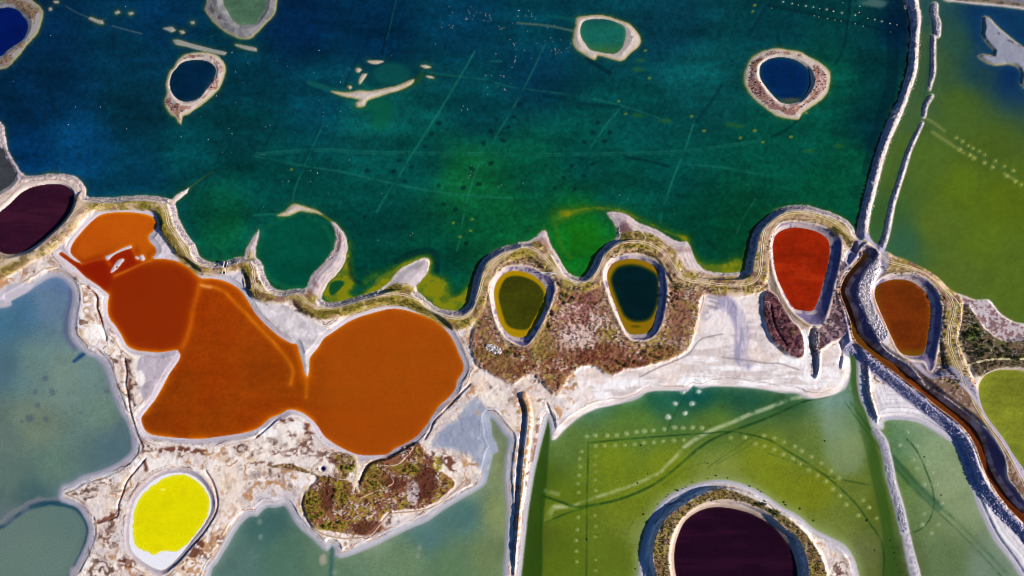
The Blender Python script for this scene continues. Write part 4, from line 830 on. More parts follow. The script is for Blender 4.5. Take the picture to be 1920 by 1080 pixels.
whites = [(Q('L', 240, 690, 330, 690, 430, 650, 560, 610, 700, 560, 820, 505), 3.2, .5), (Q('L', 840, 490, 900, 430, 950, 380), 3.6, .5), (Q('L', 970, 355, 1040, 305, 1130, 258, 1250, 210, 1340, 170, 1440, 135) + Q('M', 100, 95, 200, 68), 4.0, .6), (Q('L', 200, 760, 230, 700, 280, 690), 6, .35), (Q('L', 190, 600, 260, 620), 4, .3)]
for pts, w, a in whites:
    mixc(T['greenb'], (190, 200, 156), lmask(pts, w * .9, 3.2) * min(1, a * 1.25) * sm(.25, .6, N14 * .6 + N7 * .4))
dks = [(Q('L', 430, 332, 620, 312, 900, 290, 1100, 277, 1250, 270, 1440, 312) + Q('M', 100, 372, 200, 430, 300, 500, 400, 580, 500, 680, 570, 780, 630, 870, 652, 960, 650, 1080), 1.3, .75), (Q('L', 428, 330, 426, 500, 421, 680, 420, 880, 418, 1080), 1.3, .7), (Q('L', 175, 630, 280, 665, 350, 690, 430, 685, 600, 650, 750, 590, 850, 530, 960, 440, 1040, 370, 1130, 310, 1250, 260, 1440, 190) + Q('M', 200, 100, 330, 70), 2.4, .65),
       (Q('L', 190, 780, 300, 730, 420, 695), 1.8, .6), (Q('M', 780, 310, 840, 380, 890, 490, 925, 590, 935, 680, 910, 760, 870, 810, 820, 835), 1.4, .7), (Q('M', 340, 520, 450, 545, 580, 570), 1.2, .6), (Q('L', 160, 640, 165, 800, 160, 1080), 1.4, .4), (Q('M', 0, 390, 150, 440, 280, 490, 340, 520), 1.0, .4),
       (Q('L', 1440, 230, 1300, 330, 1100, 470), 1.4, .25), (Q('L', 1440, 255, 1330, 350, 1150, 450), 1.2, .22), (Q('L', 860, 560, 1000, 470, 1090, 440), 1.2, .2), (Q('L', 620, 1000, 640, 860, 700, 740), 1.2, .15), (Q('L', 985, 40, 900, 200, 870, 260), 1.8, .3)]
for i, al in enumerate((.2, .5, .32, .55, .22)):
    o = (i - 2) * 13 + (4, -3, 5, 0, -5)[i]
    dks.append((Q('M', 450 + o, 100, 560 + o, 250, 700 + o, 420 - o * .4, 820 + o, 560 - o * .5, 930 + o, 670 - o * .6, 1060 + o, 790 - o * .6, 1200 + o, 930 - o * .6, 1340 + o, 1080 - o * .6), .8, al))
for pts, w, a in dks:
    mixc(T['greenb'], (18, 62, 22), lmask(pts, w, 1.7) * min(1, a * 1.05) * (.45 + .55 * sm(.3, .6, N14)))
mixc(T['greenb'], (20, 70, 50), lmask(Q('M', 700, 430, 850, 590, 960, 690), 9, 5) * .35)
pool_s = sdf(Q('J', -150, 800, 0, 800, 60, 760, 150, 700, 250, 672, 340, 672, 430, 700, 480, 760, 502, 830, 485, 900, 440, 1000, 380, 1100, 200, 1200, -150, 1200), 40) + WOBS
mixc(T['west'], (102, 126, 114), sm(-1, 10, pool_s) * .8)
mixc(T['west'], (18, 62, 86), sm(5, 1, np.abs(pool_s - 2)) * .75)
mixc(T['west'], (128, 128, 134), sm(6, 2, np.abs(pool_s + 8 + (N14 - .5) * 8)) * (VV < 1010) * (UU < 112) * .65)
ridge = lmask(Q('J', 330, 645, 250, 640, 150, 695, 60, 750, 0, 800), 8, 5)
mixc(T['west'], (112, 118, 126), ridge * .6 * sm(.3, .55, N14))
mixc(T['west'], (16, 60, 84), lmask(Q('J', 330, 665, 250, 665, 170, 690), 3, 2.5) * .6 + lmask(Q('J', 440, 690, 490, 760, 500, 830, 480, 900), 3.5, 3) * .5)
for x, y, rx, ry in ((98, 735, 7, 9), (70, 760, 6, 6), (66, 735, 4, 6), (85, 710, 6, 5), (150, 772, 4, 3), (200, 735, 6, 4), (40, 790, 5, 5), (85, 785, 6, 6), (55, 785, 9, 8), (150, 667, 7, 5)):
    mixc(T['west'], (66, 82, 110), sm(1.3, .5, np.hypot((UU - x) / rx, (VV - y) / ry) + (N7 - .5)) * .5)
mixc(T['west'], (14, 60, 110), lmask(Q('I', 650, 235, 600, 275, 555, 310), 3.2, 2) * .8)
mixc(T['west'], (70, 60, 120), lmask(Q('E', 400, 720, 395, 800, 375, 880, 370, 980, 420, 1060), 4, 4) * .35)
mixc(T['south'], (165, 160, 140), sm(1.2, .6, np.hypot((UU - 606) / 8, (VV - 1050) / 11) + (N7 - .5) * .6) * .9)
mixc(T['south'], (30, 80, 90), lmask(Q('K', 430, 920, 425, 990, 420, 1080), 4, 3) * .5)
for x, y in Q('K', 920, 920, 910, 970, 25, 860, 20, 775, 440, 1060):
    mixc(T['south'], (150, 160, 150), sm(1.3, .5, np.hypot((UU - x) / 4.5, (VV - y) / 6)) * .5)
lightb = [(Q('D', 895, 668, 940, 695, 995, 738), 2.4), (Q('D', 925, 742, 990, 785, 1050, 825, 1105, 862), 3.0), (Q('D', 1330, 975, 1400, 1020), 2.5)]
for pts, w in lightb:
    mixc(T['east'], (175, 180, 105), lmask(pts, w, 2) * .6)
mixc(T['east'], (30, 90, 80), lmask(Q('D', 1050, 800, 1200, 880, 1420, 1000), 3, 3) * .25)
mixc(T['east'], (12, 70, 100), lmask(Q('D', 905, 240, 900, 420) + Q('D', 880, 560, 850, 720, 780, 850, 720, 1000), 3, 3) * .35)
mixc(T['east'], (14, 66, 110), lmask(I_pale, 9, 7, True) * .6)

# orange waters: bright shallow rims and bars
T['east'] *= .9
mixc(T['east'], (92, 108, 44), np.full((NV, NU), .25, np.float32) * sm(120, 220, VV))
str2 = fbm(90, 5, 14)
T['orange'] *= (.9 * (1 + .12 * (str2 - .5) + .22 * (N60 - .5)))[..., None]
mixc(T['orange'], (128, 34, 0), sm(.45, .65, N60) * .25)
T['orange'] *= (1 + .10 * (N14 - .5) + .16 * (N4 - .5))[..., None]
shal('orange', (222, 112, 2), 8, .6, 5)
shal('orange', (240, 140, 4), 3.0, .75, 4)
redz = sdf(Q('E', 325, 522, 375, 545, 460, 585, 530, 568, 600, 548, 640, 525, 735, 488, 780, 560, 830, 578, 740, 612, 640, 655, 600, 740, 540, 700, 470, 650, 400, 585), 40) + WOB * 1.2
mixc(T['orange'], (140, 26, 0), sm(-5, 6, redz) * .85)
rnd = sdf(Q('E', 615, 760, 640, 660, 830, 580, 980, 575, 1090, 650, 1120, 700, 1100, 800, 1070, 920, 1010, 1050, 900, 1075, 740, 1040, 640, 920), 40)
mixc(T['orange'], (142, 42, 0), sm(-4, 14, rnd) * .7)
mixc(T['orange'], (206, 96, 8), sm(-2, 12, sdf(Q('E', 410, 510, 470, 400, 560, 320, 720, 300, 850, 325, 875, 370, 830, 430, 860, 500, 800, 540, 750, 480, 600, 530, 470, 570), 40)) * .6)
mixc(T['orange'], (176, 84, 8), sm(560, 640, UU) * .55)
sw = sdf(Q('E', 595, 545, 735, 490, 775, 560, 700, 600, 640, 640, 600, 600), 30)
mixc(T['orange'], (150, 34, 0), sm(-4, 4, sw) * .6)
for pts, w, c, a in ((Q('E', 645, 652, 720, 620, 800, 582, 850, 565), 2.2, (232, 130, 20), .8), (Q('E', 1130, 700, 1160, 712, 1200, 715, 1260, 740, 1320, 800, 1380, 860, 1440, 925) + Q('P', 520, 650, 548, 690, 545, 720), 3, (236, 132, 10), .9), (Q('E', 1125, 690, 1110, 760, 1085, 840, 1075, 920, 1050, 1000) + Q('P', 343, 650), 5, (214, 104, 4), .9), (Q('E', 460, 585, 520, 568, 590, 552), 1.8, (215, 90, 10), .6),
                     (Q('P', 574, 700, 575, 720, 574, 745), 3.5, (222, 118, 4), .75), (Q('P', 545, 640, 560, 680, 570, 715), 2, (200, 92, 4), .4), (Q('E', 740, 490, 760, 530, 775, 560), 2.4, (226, 120, 10), .7), (Q('E', 1135, 705, 1165, 712, 1185, 714), 1.8, (255, 190, 120), .8), (Q('E', 600, 560, 620, 590), 2.5, (230, 110, 10), .6)):
    mixc(T['orange'], c, lmask(pts, w * .6, w * 1.1 + 1.2) * a * .9 * (.55 + .45 * sm(.3, .6, N14)))
    mixc(T['orange'], np.array(c) * .92, lmask(pts, w * 1.6, w * 2 + 2) * a * .35)
shal('orange', (250, 178, 60), 1.0, .6, 0)
# single ponds
for k in flatcol:
    T[k] *= ((.92 if k in ('red', 'brown', 'lime', 'channel') else 1.0) * (1 + (.06 if k == 'yellow' else .3) * ((N30 - .5) + (str2 - .5)) + (.06 if k == 'yellow' else .2) * (N4 - .5)))[..., None]
mixc(T['purple'], (78, 34, 48), sm(.5, .7, str2) * .3); mixc(T['maroon'], (58, 22, 44), sm(.52, .7, str2) * .28); mixc(T['red'], (190, 70, 18), sm(.52, .68, str2 * .6 + N14 * .4) * .3)
shal('purple', (70, 36, 46), 2, .5)
rg = sdf(Q('P', 968, 517, 990, 522, 1010, 534, 1020, 552, 1014, 574, 1000, 600, 989, 617, 966, 617, 950, 608, 941, 584, 935, 556, 940, 535, 950, 521), 40)
mixc(T['green'], (168, 136, 4), sm(2.2, -2.2, rg)); shal('green', (196, 164, 30), 1.5, .6)
rdk = sdf(Q('G', 600, 425, 690, 412, 770, 440, 818, 480, 822, 580, 803, 660, 765, 715, 690, 726, 640, 700, 603, 630, 570, 540, 562, 480), 40)
mixc(T['dark'], (140, 108, 8), sm(3, -4, rdk + WOBS)); mixc(T['dark'], (40, 60, 10), sm(5, 0, np.abs(rdk)) * .5); mixc(T['dark'], (60, 64, 6), sm(4, 2, np.hypot((UU - 1192) / 3, VV - 612)) * .5)
shal('red', (190, 70, 20), 1.4, .6); shal('brown', (150, 100, 2), 3.2, .8); mixc(T['brown'], (95, 62, 2), sm(1660, 1640, UU) * .6); mixc(T['brown'], (120, 92, 4), sm(648, 664, VV) * .6)
mixc(T['brown'], (200, 90, 60), lmask(Q('H', 820, 515, 870, 560, 900, 620, 910, 690), 2, 1.6) * sm(.5, .58, N4) * .6)
mixc(T['lime'], (110, 128, 40), sm(800, 870, VV) * .6); shal('lime', (190, 185, 120), 2, .6)
shal('maroon', (90, 60, 40), 1.8, .6); shal('egg', (120, 100, 50), 2.2, .8); mixc(T['egg'], (110, 104, 50), sm(180, 190, VV + (N14 - .5) * 6) * .7); mixc(T['egg'], (6, 60, 76), sm(3, 8, 12 - Zs['egg']) * .4)
shal('heart', (40, 80, 60), 4, .5); shal('hoop', (120, 130, 60), 3, .6); mixc(T['hoop'], (70, 110, 50), sm(75, 98, VV) * .6); mixc(T['hoop'], (10, 70, 80), sm(50, 38, VV) * .5); shal('top', (140, 146, 110), 2.5, .6); shal('navy', (40, 60, 90), 1.5, .5)
shal('channel', (196, 130, 40), 1.6, .7); mixc(T['channel'], (206, 136, 36), sm(545, 470, VV) * .85); mixc(T['channel'], (84, 32, 6), sm(760, 860, VV) * .5); mixc(T['channel'], (96, 70, 16), sm(560, 640, VV) * sm(700, 650, VV) * .5)
yl = sdf(Y_inner, 40) + (N7 - .5) * 4.5 + (N14 - .5) * 3
mixc(T['yellow'], (238, 240, 244), sm(1.2, -1.2, yl))
mixc(T['yellow'], (244, 238, 60), sm(4.5, 1.5, np.abs(yl - 2.5)) * .35)
mixc(T['yellow'], (206, 196, 0), (yl > 2) * sm(.5, .7, N30) * .35)
mixc(T['yellow'], (250, 246, 120), sm(4, 1, np.hypot((UU - 305) / 1.6, VV - 918) + (N7 - .5) * 3) * .7)

for key, pl_, tone_, rad, a_ in (('greenb', 'row_a', (186, 200, 150), 5.2, .6), ('greenb', 'row_b', (180, 194, 130), 4.8, .5), ('greenb', 'col_a', (170, 186, 120), 4.6, .45), ('greenb', 'col_b', (160, 176, 90), 4.4, .4), ('greenb', 'top_a', (200, 214, 196), 6, .7), ('greenb', 'arc_a', (176, 190, 120), 5.4, .45), ('greenb', 'arc_b', (170, 190, 150), 5.2, .4),
                                 ('east', 'e_a', (160, 170, 90), 5, .5), ('east', 'e_b', (170, 178, 96), 5.4, .55), ('lake', 't_a', (110, 140, 128), 3.6, .4)):
    for x, y in MP[pl_]:
        c0, c1 = int((x - U0 - 14) / S), int((x - U0 + 14) / S); r0, r1 = int((y - V0 - 14) / S), int((y - V0 + 14) / S)
        w_ = np.s_[max(r0, 0):r1, max(c0, 0):c1]
        m_ = sm(1.35, .35, np.hypot((UU[w_] - x) / rad, (VV[w_] - y) / rad / .85) + (N7[w_] - .5) * .8) * a_
        T[key][w_] += (np.asarray(tone_, np.float32) - T[key][w_]) * m_[..., None]

opmax = dict(lake=.96, east=.7, west=.6, south=.6, greenb=.7, orange=.92, yellow=.97)
opw = dict(lake=2.5, east=3, west=5, south=5, greenb=4, orange=1.6, yellow=.8)
OP = {k: opmax.get(k, .93) * (1 - np.exp(-np.maximum(Zs[k], 0) / opw.get(k, 1.3))) + .03 for k in bodies}
for k in bodies:                                   # bed takes the tone of the water over it
    m = sm(0, 4 if k in ('west', 'south', 'greenb', 'lake', 'east') else 1.5, Zs[k])
    C += (T[k] - C) * m[..., None]


def refl(c, cap=.9):
    return np.clip(lin(np.clip(c, 0, 255)) / KLIT * .84, 0.0004, cap)


# ------------------------------------------------------------------ mesh helpers
COL = sc.collection


def new_mesh(name, co, quads=None, tris=None):
    me = bpy.data.meshes.new(name)
    co = np.asarray(co, np.float32)
    me.vertices.add(len(co)); me.vertices.foreach_set('co', co.ravel())
    f = quads if quads is not None else tris
    n = f.shape[1]
    me.loops.add(f.size); me.loops.foreach_set('vertex_index', f.astype(np.int32).ravel())
    me.polygons.add(len(f)); me.polygons.foreach_set('loop_start', np.arange(0, f.size, n, dtype=np.int32))
    me.update(calc_edges=True)
    return me


def smooth(me):
    me.polygons.foreach_set('use_smooth', np.ones(len(me.polygons), bool))


def set_col(me, rgb, name='tone'):
    a = me.color_attributes.new(name, 'FLOAT_COLOR', 'POINT')
    d = np.ones((len(rgb), 4), np.float32); d[:, :3] = rgb
    a.data.foreach_set('color', d.ravel())


def set_f(me, val, name):
    a = me.attributes.new(name, 'FLOAT', 'POINT')
    a.data.foreach_set('value', np.asarray(val, np.float32))


def obj(name, me, mat, parent=None, loc=None):
    o = bpy.data.objects.new(name, me)
    COL.objects.link(o)
    if mat is not None and len(me.materials) == 0:
        me.materials.append(mat)
    if parent is not None:
        o.parent = parent
    if loc is not None:
        o.location = loc
    return o


def empty(name, loc):
    o = bpy.data.objects.new(name, None)
    COL.objects.link(o); o.location = loc; o.empty_display_size = 1
    return o


def tag(o, label=None, cat=None, group=None, kind=None):
    for k, v in (('label', label), ('category', cat), ('group', group), ('kind', kind)):
        if v:
            o[k] = v
    return o


# ------------------------------------------------------------------ materials
def mat_ground(name, rough=.92, grain=.22, bump=.5, scale=2.2):
    m = bpy.data.materials.new(name); m.use_nodes = True
    nt = m.node_tree; b = nt.nodes['Principled BSDF']
    at = nt.nodes.new('ShaderNodeAttribute'); at.attribute_name = 'tone'
    tc = nt.nodes.new('ShaderNodeTexCoord')
    n1 = nt.nodes.new('ShaderNodeTexNoise'); n1.inputs['Scale'].default_value = scale; n1.inputs['Detail'].default_value = 3; n1.inputs['Roughness'].default_value = .7
    nt.links.new(tc.outputs['Object'], n1.inputs['Vector'])
    mr = nt.nodes.new('ShaderNodeMapRange'); mr.inputs['From Min'].default_value = .25; mr.inputs['From Max'].default_value = .75; mr.inputs['To Min'].default_value = 1 - grain; mr.inputs['To Max'].default_value = 1 + grain
    nt.links.new(n1.outputs['Fac'], mr.inputs['Value'])
    vm = nt.nodes.new('ShaderNodeVectorMath'); vm.operation = 'SCALE'
    nt.links.new(at.outputs['Color'], vm.inputs[0]); nt.links.new(mr.outputs[0], vm.inputs['Scale'])
    nt.links.new(vm.outputs[0], b.inputs['Base Color'])
    b.inputs['Roughness'].default_value = rough
    b.inputs['Specular IOR Level'].default_value = .15
    bp = nt.nodes.new('ShaderNodeBump'); bp.inputs['Strength'].default_value = bump; bp.inputs['Distance'].default_value = .25
    nt.links.new(n1.outputs['Fac'], bp.inputs['Height']); nt.links.new(bp.outputs[0], b.inputs['Normal'])
    return m


def mat_water(name, rough=.12, grain=.3, bump=.06):
    m = bpy.data.materials.new(name); m.use_nodes = True
    nt = m.node_tree; b = nt.nodes['Principled BSDF']; out = nt.nodes['Material Output']
    at = nt.nodes.new('ShaderNodeAttribute'); at.attribute_name = 'tone'
    op = nt.nodes.new('ShaderNodeAttribute'); op.attribute_name = 'murk'
    tc = nt.nodes.new('ShaderNodeTexCoord')
    n1 = nt.nodes.new('ShaderNodeTexNoise'); n1.inputs['Scale'].default_value = 1.5; n1.inputs['Detail'].default_value = 4; n1.inputs['Roughness'].default_value = .75
    nt.links.new(tc.outputs['Object'], n1.inputs['Vector'])
    mr = nt.nodes.new('ShaderNodeMapRange'); mr.inputs['From Min'].default_value = .25; mr.inputs['From Max'].default_value = .75; mr.inputs['To Min'].default_value = 1 - grain; mr.inputs['To Max'].default_value = 1 + grain
    nt.links.new(n1.outputs['Fac'], mr.inputs['Value'])
    vm = nt.nodes.new('ShaderNodeVectorMath'); vm.operation = 'SCALE'
    nt.links.new(at.outputs['Color'], vm.inputs[0]); nt.links.new(mr.outputs[0], vm.inputs['Scale'])
    nt.links.new(vm.outputs[0], b.inputs['Base Color'])
    b.inputs['Roughness'].default_value = rough
    b.inputs['IOR'].default_value = 1.33
    b.inputs['Specular IOR Level'].default_value = .25
    bp = nt.nodes.new('ShaderNodeBump'); bp.inputs['Strength'].default_value = bump; bp.inputs['Distance'].default_value = .1
    nt.links.new(n1.outputs['Fac'], bp.inputs['Height']); nt.links.new(bp.outputs[0], b.inputs['Normal'])
    tr = nt.nodes.new('ShaderNodeBsdfTransparent')
    mx = nt.nodes.new('ShaderNodeMixShader')
    nt.links.new(op.outputs['Fac'], mx.inputs['Fac']); nt.links.new(tr.outputs[0], mx.inputs[1]); nt.links.new(b.outputs[0], mx.inputs[2])
    nt.links.new(mx.outputs[0], out.inputs['Surface'])
    return m


def mat_plain(name, col, rough=.9, grain=.2, scale=6):
    m = bpy.data.materials.new(name); m.use_nodes = True
    nt = m.node_tree; b = nt.nodes['Principled BSDF']
    tc = nt.nodes.new('ShaderNodeTexCoord'); n1 = nt.nodes.new('ShaderNodeTexNoise'); n1.inputs['Scale'].default_value = scale; n1.inputs['Detail'].default_value = 3
    nt.links.new(tc.outputs['Object'], n1.inputs['Vector'])
    cr = nt.nodes.new('ShaderNodeValToRGB')
    c = np.array(col)
    cr.color_ramp.elements[0].position = .3; cr.color_ramp.elements[1].position = .7
    cr.color_ramp.elements[0].color = tuple(c * (1 - grain)) + (1,); cr.color_ramp.elements[1].color = tuple(np.minimum(c * (1 + grain), .9)) + (1,)
    nt.links.new(n1.outputs['Fac'], cr.inputs[0]); nt.links.new(cr.outputs[0], b.inputs['Base Color'])
    b.inputs['Roughness'].default_value = rough; b.inputs['Specular IOR Level'].default_value = .2
    return m


M_ground = mat_ground('salt_ground')
M_road = mat_ground('track_earth', .95, .18, .4, 3)
M_rock = mat_ground('salt_crusted_rock', .9, .25, .6, 4)
M_leaf = mat_ground('scrub_leaf', .85, .15, .2, 5)
M_water = mat_water('brine')
M_salt = mat_ground('salt_crust', .8, .1, .3, 3)

# ------------------------------------------------------------------ ground pieces cut from one survey grid
fz = .25 * (Z[:-1, :-1] + Z[1:, :-1] + Z[:-1, 1:] + Z[1:, 1:])


def fc(a):
    return .25 * (a[:-1, :-1] + a[1:, :-1] + a[:-1, 1:] + a[1:, 1:])


PIECES = [('ground', None), ('lake_bed', None)]
owner = np.where(fc(water_any) > 3.0, 1, 0).astype(np.int16)


def claim(mask, name, **kw):
    PIECES.append((name, kw))
    owner[mask] = len(PIECES) - 1
    return len(PIECES) - 1


rdf = fc(rd); dlf = fc(D_l); wf = fc(water_any)
claim((rdf < 17) & (dlf > -3) & (wf < 3) & (fc(UU) < 1655), 'causeway', label='winding earth causeway with a track between the dark lake and the coloured ponds', category='causeway')
spit_lab = dict(lagoon='curved pale sand spit closing the right side of the round lagoon', apron='flat grey salt apron poking into the lake with olive shallows', delta='long tapering sand point right of the bright green lagoon', tip='small pointed sand tip left of the bright green lagoon', left='thin pale spit on the left side of the round lagoon', twig='short beige twig of sand above the upper orange pond')
for k, l in spit_lab.items():
    claim((fc(sp_s[k]) > -2) & (dlf > -4), 'sand_spit', label=l, category='sand spit')
isl_lab = dict(navy=('ring_island', 'grey earth bank half enclosing the navy pond at the left edge', 'island'), heart=('ring_island', 'heart shaped ring of earth with maroon scrub around a dark pool', 'island'), top=('ring_island', 'grey ring island around a pale green pool, cut off at the top', 'island'),
               hoop=('ring_island', 'thin pale ring island open at the bottom around a teal pool', 'island'), egg=('ring_island', 'egg shaped ring island with maroon scrub around a deep blue pool', 'island'), crescent=('sand_bar', 'smooth pale crescent of sand in the middle of the lake', 'sand bar'),
               arc=('sand_bar', 'small arched sand bar closing the top of the round lagoon', 'sand bar'), pale=('salt_island', 'smooth grey lobed salt island at the upper right edge', 'island'), bank=('road_embankment', 'brown earth bank with a grey road in the top right corner', 'embankment'))
pond_bank_idx = {}
for k, (nm, l, c) in isl_lab.items():
    m = (fc(isl[k]) > -5)
    claim(m, nm, label=l, category=c)
for s, l in zip(islet_s, islet_labels):
    claim(fc(s) > -4, 'sand_bar', label=l, category='sand bar')
claim((fc(dk) < 16) & (wf < 2), 'dike', label='long stony dike with a shaded blue side between dark lake and green basin', category='dike')
d2lab = ['wide broken top piece of the thin dike in the green basin', 'straight thin pale dike piece below the wide top piece', 'short bent dike piece in the gap of the thin dike', 'long thin pale dike running down to the channel head']
for s, l in zip(d2s, d2lab):
    claim(fc(s) > -2.5, 'dike', label=l, category='dike')
claim(fc(pd1) > -3, 'dike', label='pale speckled salt dike dividing the green basin', category='dike')
claim(fc(pd2) > -3, 'dike', label='lower blurred piece of the pale salt dike at the bottom edge', category='dike')
lvf = fc(levee)
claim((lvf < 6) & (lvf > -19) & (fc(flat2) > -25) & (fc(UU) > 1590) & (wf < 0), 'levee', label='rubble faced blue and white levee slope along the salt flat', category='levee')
lev2 = band(Q('P', 978, 742) + Q('L', 62, 110, 75, 180, 66, 280, 55, 380, 45, 500, 35, 620, 24, 760, 14, 900, 2, 1080) + Q('P', 956, 1180), 12)
claim((fc(lev2) > 0) & (wf < 0), 'levee', label='straight levee with a dark ditch running down to the bottom edge', category='levee')
for s, l in zip(bar_s, ['thin white salt bar with a knob in the upper orange pond', 'small white salt islet with a red hole in the orange pond', 'tiny white salt crumb in the upper orange pond', 'small white salt lump at the rim of the upper orange pond']):
    claim(fc(s) > -2, 'salt_bar', label=l, category='salt bar')
pond_parts = {}
for k in ('green', 'dark', 'red', 'brown'):
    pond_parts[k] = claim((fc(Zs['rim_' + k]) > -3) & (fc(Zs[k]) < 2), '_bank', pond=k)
pond_parts['maroon'] = claim((fc(sdf(R_maroon_out, 60)) > -4) & (fc(Zs['maroon']) < 2), '_bank', pond='maroon')
pond_parts['purple'] = claim((fc(Zs['purple']) > -16) & (fc(Zs['purple']) < 2) & (fc(VV) < 490) & (rdf > 5), '_bank', pond='purple')
pond_parts['yellow'] = claim((fc(Zs['yellow']) > -11) & (fc(Zs['yellow']) < 2), '_bank', pond='yellow')
pond_parts['lime'] = claim((fc(Zs['lime']) > -9) & (fc(Zs['lime']) < 2), '_bank', pond='lime')
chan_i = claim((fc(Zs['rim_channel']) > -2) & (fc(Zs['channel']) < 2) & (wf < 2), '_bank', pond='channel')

idx = np.arange(NU * NV).reshape(NV, NU)
allq = np.stack([idx[1:, :-1], idx[1:, 1:], idx[:-1, 1:], idx[:-1, :-1]], axis=-1)
deepq = fc(Zs['lake']) > 9
owner[deepq & (owner == 1)] = -1                 # deep murky water: the bed there is one coarse sheet
P3 = np.stack([X_, Y_, Z], axis=-1).reshape(-1, 3).astype(np.float32)
RC = refl(C).reshape(-1, 3).astype(np.float32)
lut = np.zeros(NU * NV, np.int32)
bank_mesh = {}
for i, (nm, kw) in enumerate(PIECES):
    q = allq[owner == i]
    if len(q) == 0:
        continue
    used = np.unique(q)
    lut[used] = np.arange(len(used), dtype=np.int32)
    co = P3[used]
    org0 = np.zeros(3, np.float32)
    if kw is not None:
        org0 = np.array([co[:, 0].mean(), co[:, 1].mean(), 0], np.float32)
    if nm == '_bank':
        bank_mesh[kw['pond']] = (co, lut[q], RC[used])
        continue
    me = new_mesh(nm, co - org0, quads=lut[q]); smooth(me); set_col(me, RC[used])
    o = obj(nm, me, M_ground, loc=tuple(org0))
    if kw is None:
        tag(o, kind='structure')
    else:
        tag(o, kw['label'], kw['category'])
id4 = idx[::4, ::4]
q4 = np.stack([id4[1:, :-1], id4[1:, 1:], id4[:-1, 1:], id4[:-1, :-1]], axis=-1)[np.minimum.reduce([Zs['lake'][::4, ::4][a:a + id4.shape[0] - 1, b:b + id4.shape[1] - 1] for a in (0, 1) for b in (0, 1)]) > 3]
used = np.unique(q4); lut[used] = np.arange(len(used), dtype=np.int32)
co = P3[used].copy(); co[:, 2] -= .15
me = new_mesh('deep_lake_bed', co, quads=lut[q4]); smooth(me); set_col(me, RC[used]); tag(obj('deep_lake_bed', me, M_ground), kind='structure')
# country beyond the surveyed sheet
me = new_mesh('terrain', np.array([(-4000, -4000, -3), (4000, -4000, -3), (4000, 4000, -3), (-4000, 4000, -3)]), quads=np.array([[0, 1, 2, 3]]))
set_col(me, np.tile(refl(np.array([[110, 110, 90]])), (4, 1)))
tag(obj('terrain', me, M_ground), kind='structure')

# ------------------------------------------------------------------ waters
POND = dict(orange=('big rust orange pond of two joined circles and a smaller upper lobe', 'salt_pond'), purple=('dark purple pond cut by the left edge with a pale bank', 'salt_pond'), green=('olive green egg shaped pond with a mustard yellow rim', 'salt_pond'), dark=('nearly black egg shaped pond with a mustard rim in the scrub', 'salt_pond'),
            red=('brick red egg shaped pond with a deep blue shaded bank', 'salt_pond'), brown=('rusty brown egg shaped pond right of the brown channel', 'salt_pond'), yellow=('bright lemon yellow pond ringed by white salt crust', 'salt_pond'), lime=('dull lime green pond cut by the right edge', 'salt_pond'), maroon=('blackish maroon round pond in a scrubby ring wall at the bottom edge', 'salt_pond'),
            grey=('small dull grey pond at the left edge above the purple pond', 'salt_pond'), navy=('deep navy blue pond in the top left corner', 'salt_pond'), heart=('dark blue pool inside the heart shaped ring island', 'pool'), top=('pale grey green pool inside the ring island cut off at the top', 'pool'), hoop=('teal green pool inside the thin open ring island', 'pool'), egg=('deep blue pool inside the egg shaped ring island', 'pool'), well=('tiny round dark blue pit of water in pale crust', 'pool'))
WL = dict(lake=('lake', 'large dark teal green salt lake filling the upper half'), east=('lake', 'olive green shallow basin at the right behind the stony dike'), west=('lake', 'pale blue grey shallow basin at the left edge'), south=('lake', 'grey green shallow basin at the bottom below the scrubby peninsula'), greenb=('lake', 'yellow green shallow basin crossed by dark wheel tracks'), channel=('channel_water', 'narrow rust brown water channel running to the right edge'))
wl = 0.0
for n, k in enumerate(bodies):
    st_ = 2 if k in ('east', 'west', 'south') else 1
    s = Zs[k][::st_, ::st_]
    lim = -5.0 if st_ == 2 else -3.0
    mn = np.maximum.reduce([s[:-1, :-1], s[1:, :-1], s[:-1, 1:], s[1:, 1:]])
    id2 = np.arange(s.size).reshape(s.shape)
    q = np.stack([id2[1:, :-1], id2[1:, 1:], id2[:-1, 1:], id2[:-1, :-1]], axis=-1)[mn > lim]
    used = np.unique(q)
    lt = np.zeros(s.size, np.int32); lt[used] = np.arange(len(used))
    x = X_[::st_, ::st_].ravel()[used]; y = Y_[::st_, ::st_].ravel()[used]
    zz = .004 * (n % 4)
    op = OP[k][::st_, ::st_].ravel()[used]
    tone = np.minimum(refl(T[k][::st_, ::st_].reshape(-1, 3)[used]) * (2 - op)[:, None], .92)
    cx, cy = x.mean(), y.mean()
    me = new_mesh('water', np.stack([x - cx, y - cy, np.full_like(x, zz)], -1), quads=lt[q]); smooth(me)
    set_col(me, tone); set_f(me, op, 'murk')
    if k in POND:
        lab, nm = POND[k]
        if k in bank_mesh:
            root = empty(nm, (cx, cy, 0)); tag(root, lab, 'pond' if nm == 'salt_pond' else 'pool')
            obj('water', me, M_water, root)
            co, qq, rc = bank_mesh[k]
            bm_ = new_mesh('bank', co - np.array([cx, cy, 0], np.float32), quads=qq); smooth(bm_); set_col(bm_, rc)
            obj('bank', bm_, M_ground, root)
        else:
            me.name = nm
            tag(obj(nm, me, M_water, loc=(cx, cy, 0)), lab, 'pond' if nm == 'salt_pond' else 'pool')
    else:
        nm, lab = WL[k]
        me.name = nm
        o = tag(obj(nm, me, M_water, loc=(cx, cy, 0)), lab, kind='structure')
        if k == 'channel':
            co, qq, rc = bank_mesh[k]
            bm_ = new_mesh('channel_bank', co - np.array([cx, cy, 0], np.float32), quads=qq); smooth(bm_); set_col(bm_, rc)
            tag(obj('channel_bank', bm_, M_ground, loc=(cx, cy, 0)), 'steep earth banks of the rust brown channel', 'bank')


